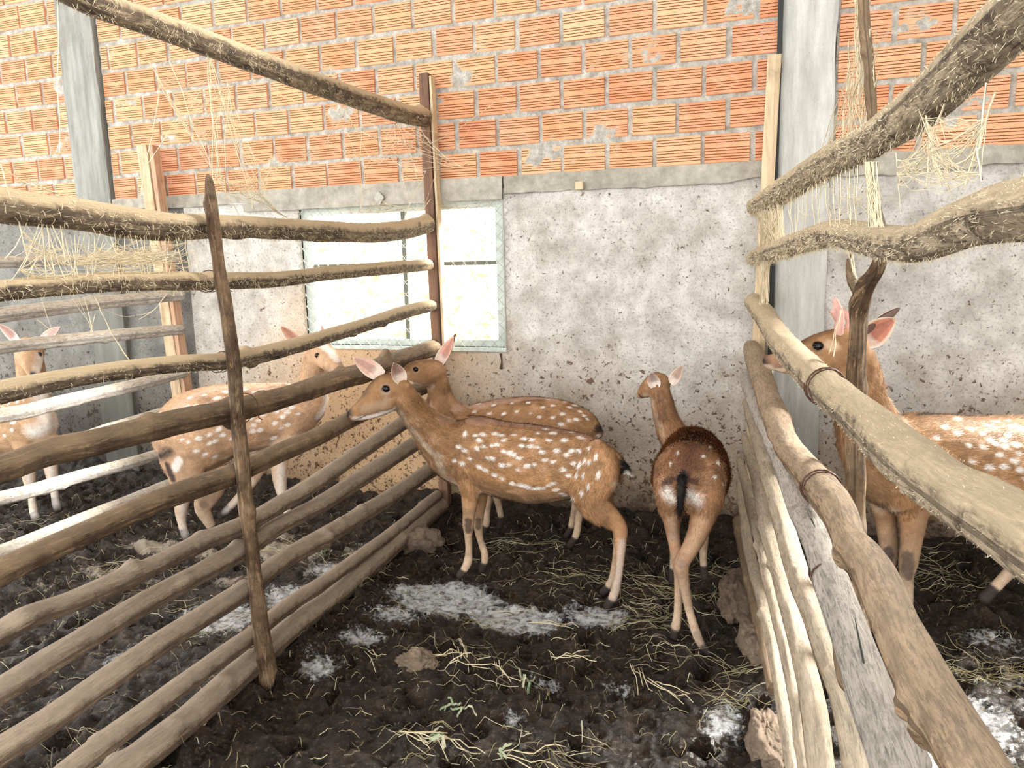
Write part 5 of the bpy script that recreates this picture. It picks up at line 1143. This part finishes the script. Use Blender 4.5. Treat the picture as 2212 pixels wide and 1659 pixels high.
web([(ony(820, 430, WY-.06), ony(780, 455, WY-.06), .01), (ony(820, 430, WY-.06), ony(860, 445, WY-.06), .01), (ony(700, 455, WY-.05), ony(1080, 432, WY-.05), .02), (ony(740, 455, WY-.05), ony(900, 445, WY-.05), .02), (ony(960, 440, WY-.05), ony(1060, 450, WY-.05), .02), (ony(930, 445, WY-.05), ony(1080, 440, WY-.05), .01), (ony(800, 440, WY-.05), ony(850, 455, WY-.05), .0)], 'cobwebs along the top edge of the window', 90, 6, .001)
web([(RPt(1632+r_.uniform(-4, 60), 455+r_.uniform(-15, 10)), RPt(1642+r_.uniform(-6, 62), 556+r_.uniform(-8, 8)), 0.) for _ in range(110)], 'dense pale cobweb curtain between the two upper rails at the wall', 60, 7, .0013)
web([(RPt(1650+r_.uniform(-8, 14), 560), RPt(1648+r_.uniform(-10, 12), 655+r_.uniform(-8, 4)), 0.) for _ in range(30)], 'cobweb threads on the pale sawn post below the second rail', 20, 8, .0011)
web([(RPt(1700+i*9, 425-i*4), RPt(1705+i*9+r_.uniform(-14, 14), 510), 0.) for i in range(18)]+[(RPt(1880+r_.uniform(-14, 18), 350), RPt(1890+r_.uniform(-15, 20), 490), 0.) for _ in range(26)], 'loose cobweb threads between the upper right rails near the trunk', 40, 9, .0009)
web([(RPt(2000, 250), RPt(2010, 300), 0), (RPt(2040, 225), RPt(2010, 300), 0), (RPt(1985, 240), RPt(2010, 300), 0), (RPt(2010, 295), RPt(2015, 350), 0), (RPt(2012, 300), RPt(2035, 405), 0), (RPt(2010, 300), RPt(2000, 400), 0), (RPt(2015, 340), RPt(2050, 410), 0), (RPt(2150, 200), RPt(2105, 330), 0), (RPt(2105, 330), RPt(2085, 400), 0), (RPt(2130, 180), RPt(2115, 320), 0), (RPt(2110, 320), RPt(2120, 390), 0), (RPt(1935, 330), RPt(1945, 460), 0), (RPt(2010, 300), RPt(2105, 330), .02), (RPt(1938, 345), RPt(2010, 300), .01)], 'thick cobweb tufts hanging under the nearest upper right rail', 110, 10, .0009)
TPt = lambda px, py: RPt(px, py, .09)
web([(TPt(1852+r_.uniform(-8, 10), -20), TPt(1868+r_.uniform(-20, 26), 200+r_.uniform(-40, 60)), 0.) for _ in range(16)]+[(TPt(1850+r_.uniform(-20, 50), 120+r_.uniform(-60, 60)), TPt(1830+r_.uniform(-60, 60), 330), 0.) for _ in range(30)], 'cobweb veil hanging around the top of the crooked trunk', 60, 11, .0011)
web([(TPt(1835+r_.uniform(-6, 6), 545), TPt(1845+r_.uniform(-8, 14), 640+r_.uniform(-10, 30)), 0.) for _ in range(16)]+[(RPt(1815, 670, .05), RPt(1800, 770, .0), 0.), (RPt(1818, 670, .05), RPt(1790, 765, .0), .0)], 'cobweb threads beside the fork of the crooked trunk above the stag', 12, 12, .0012)
web([(LPt(205, 640, .0), LPt(240, 720, 0), 0.), (LPt(240, 720, 0), LPt(285, 785, .0), 0), (LPt(190, 670, 0), LPt(200, 715, 0), 0), (LPt(205, 680, 0), LPt(196, 715, 0), 0), (LPt(80, 690, 0), LPt(135, 730, 0), .0), (LPt(360, 635, 0), LPt(300, 690, 0), .01), (LPt(0, 350), LPt(40, 480), 0), (LPt(10, 365), LPt(120, 415), .01), (LPt(125, 0), LPt(128, 330), 0), (LPt(60, 385), LPt(150, 420), .01)], 'single cobweb threads on the left side of the left fence', 8, 13, .0013)
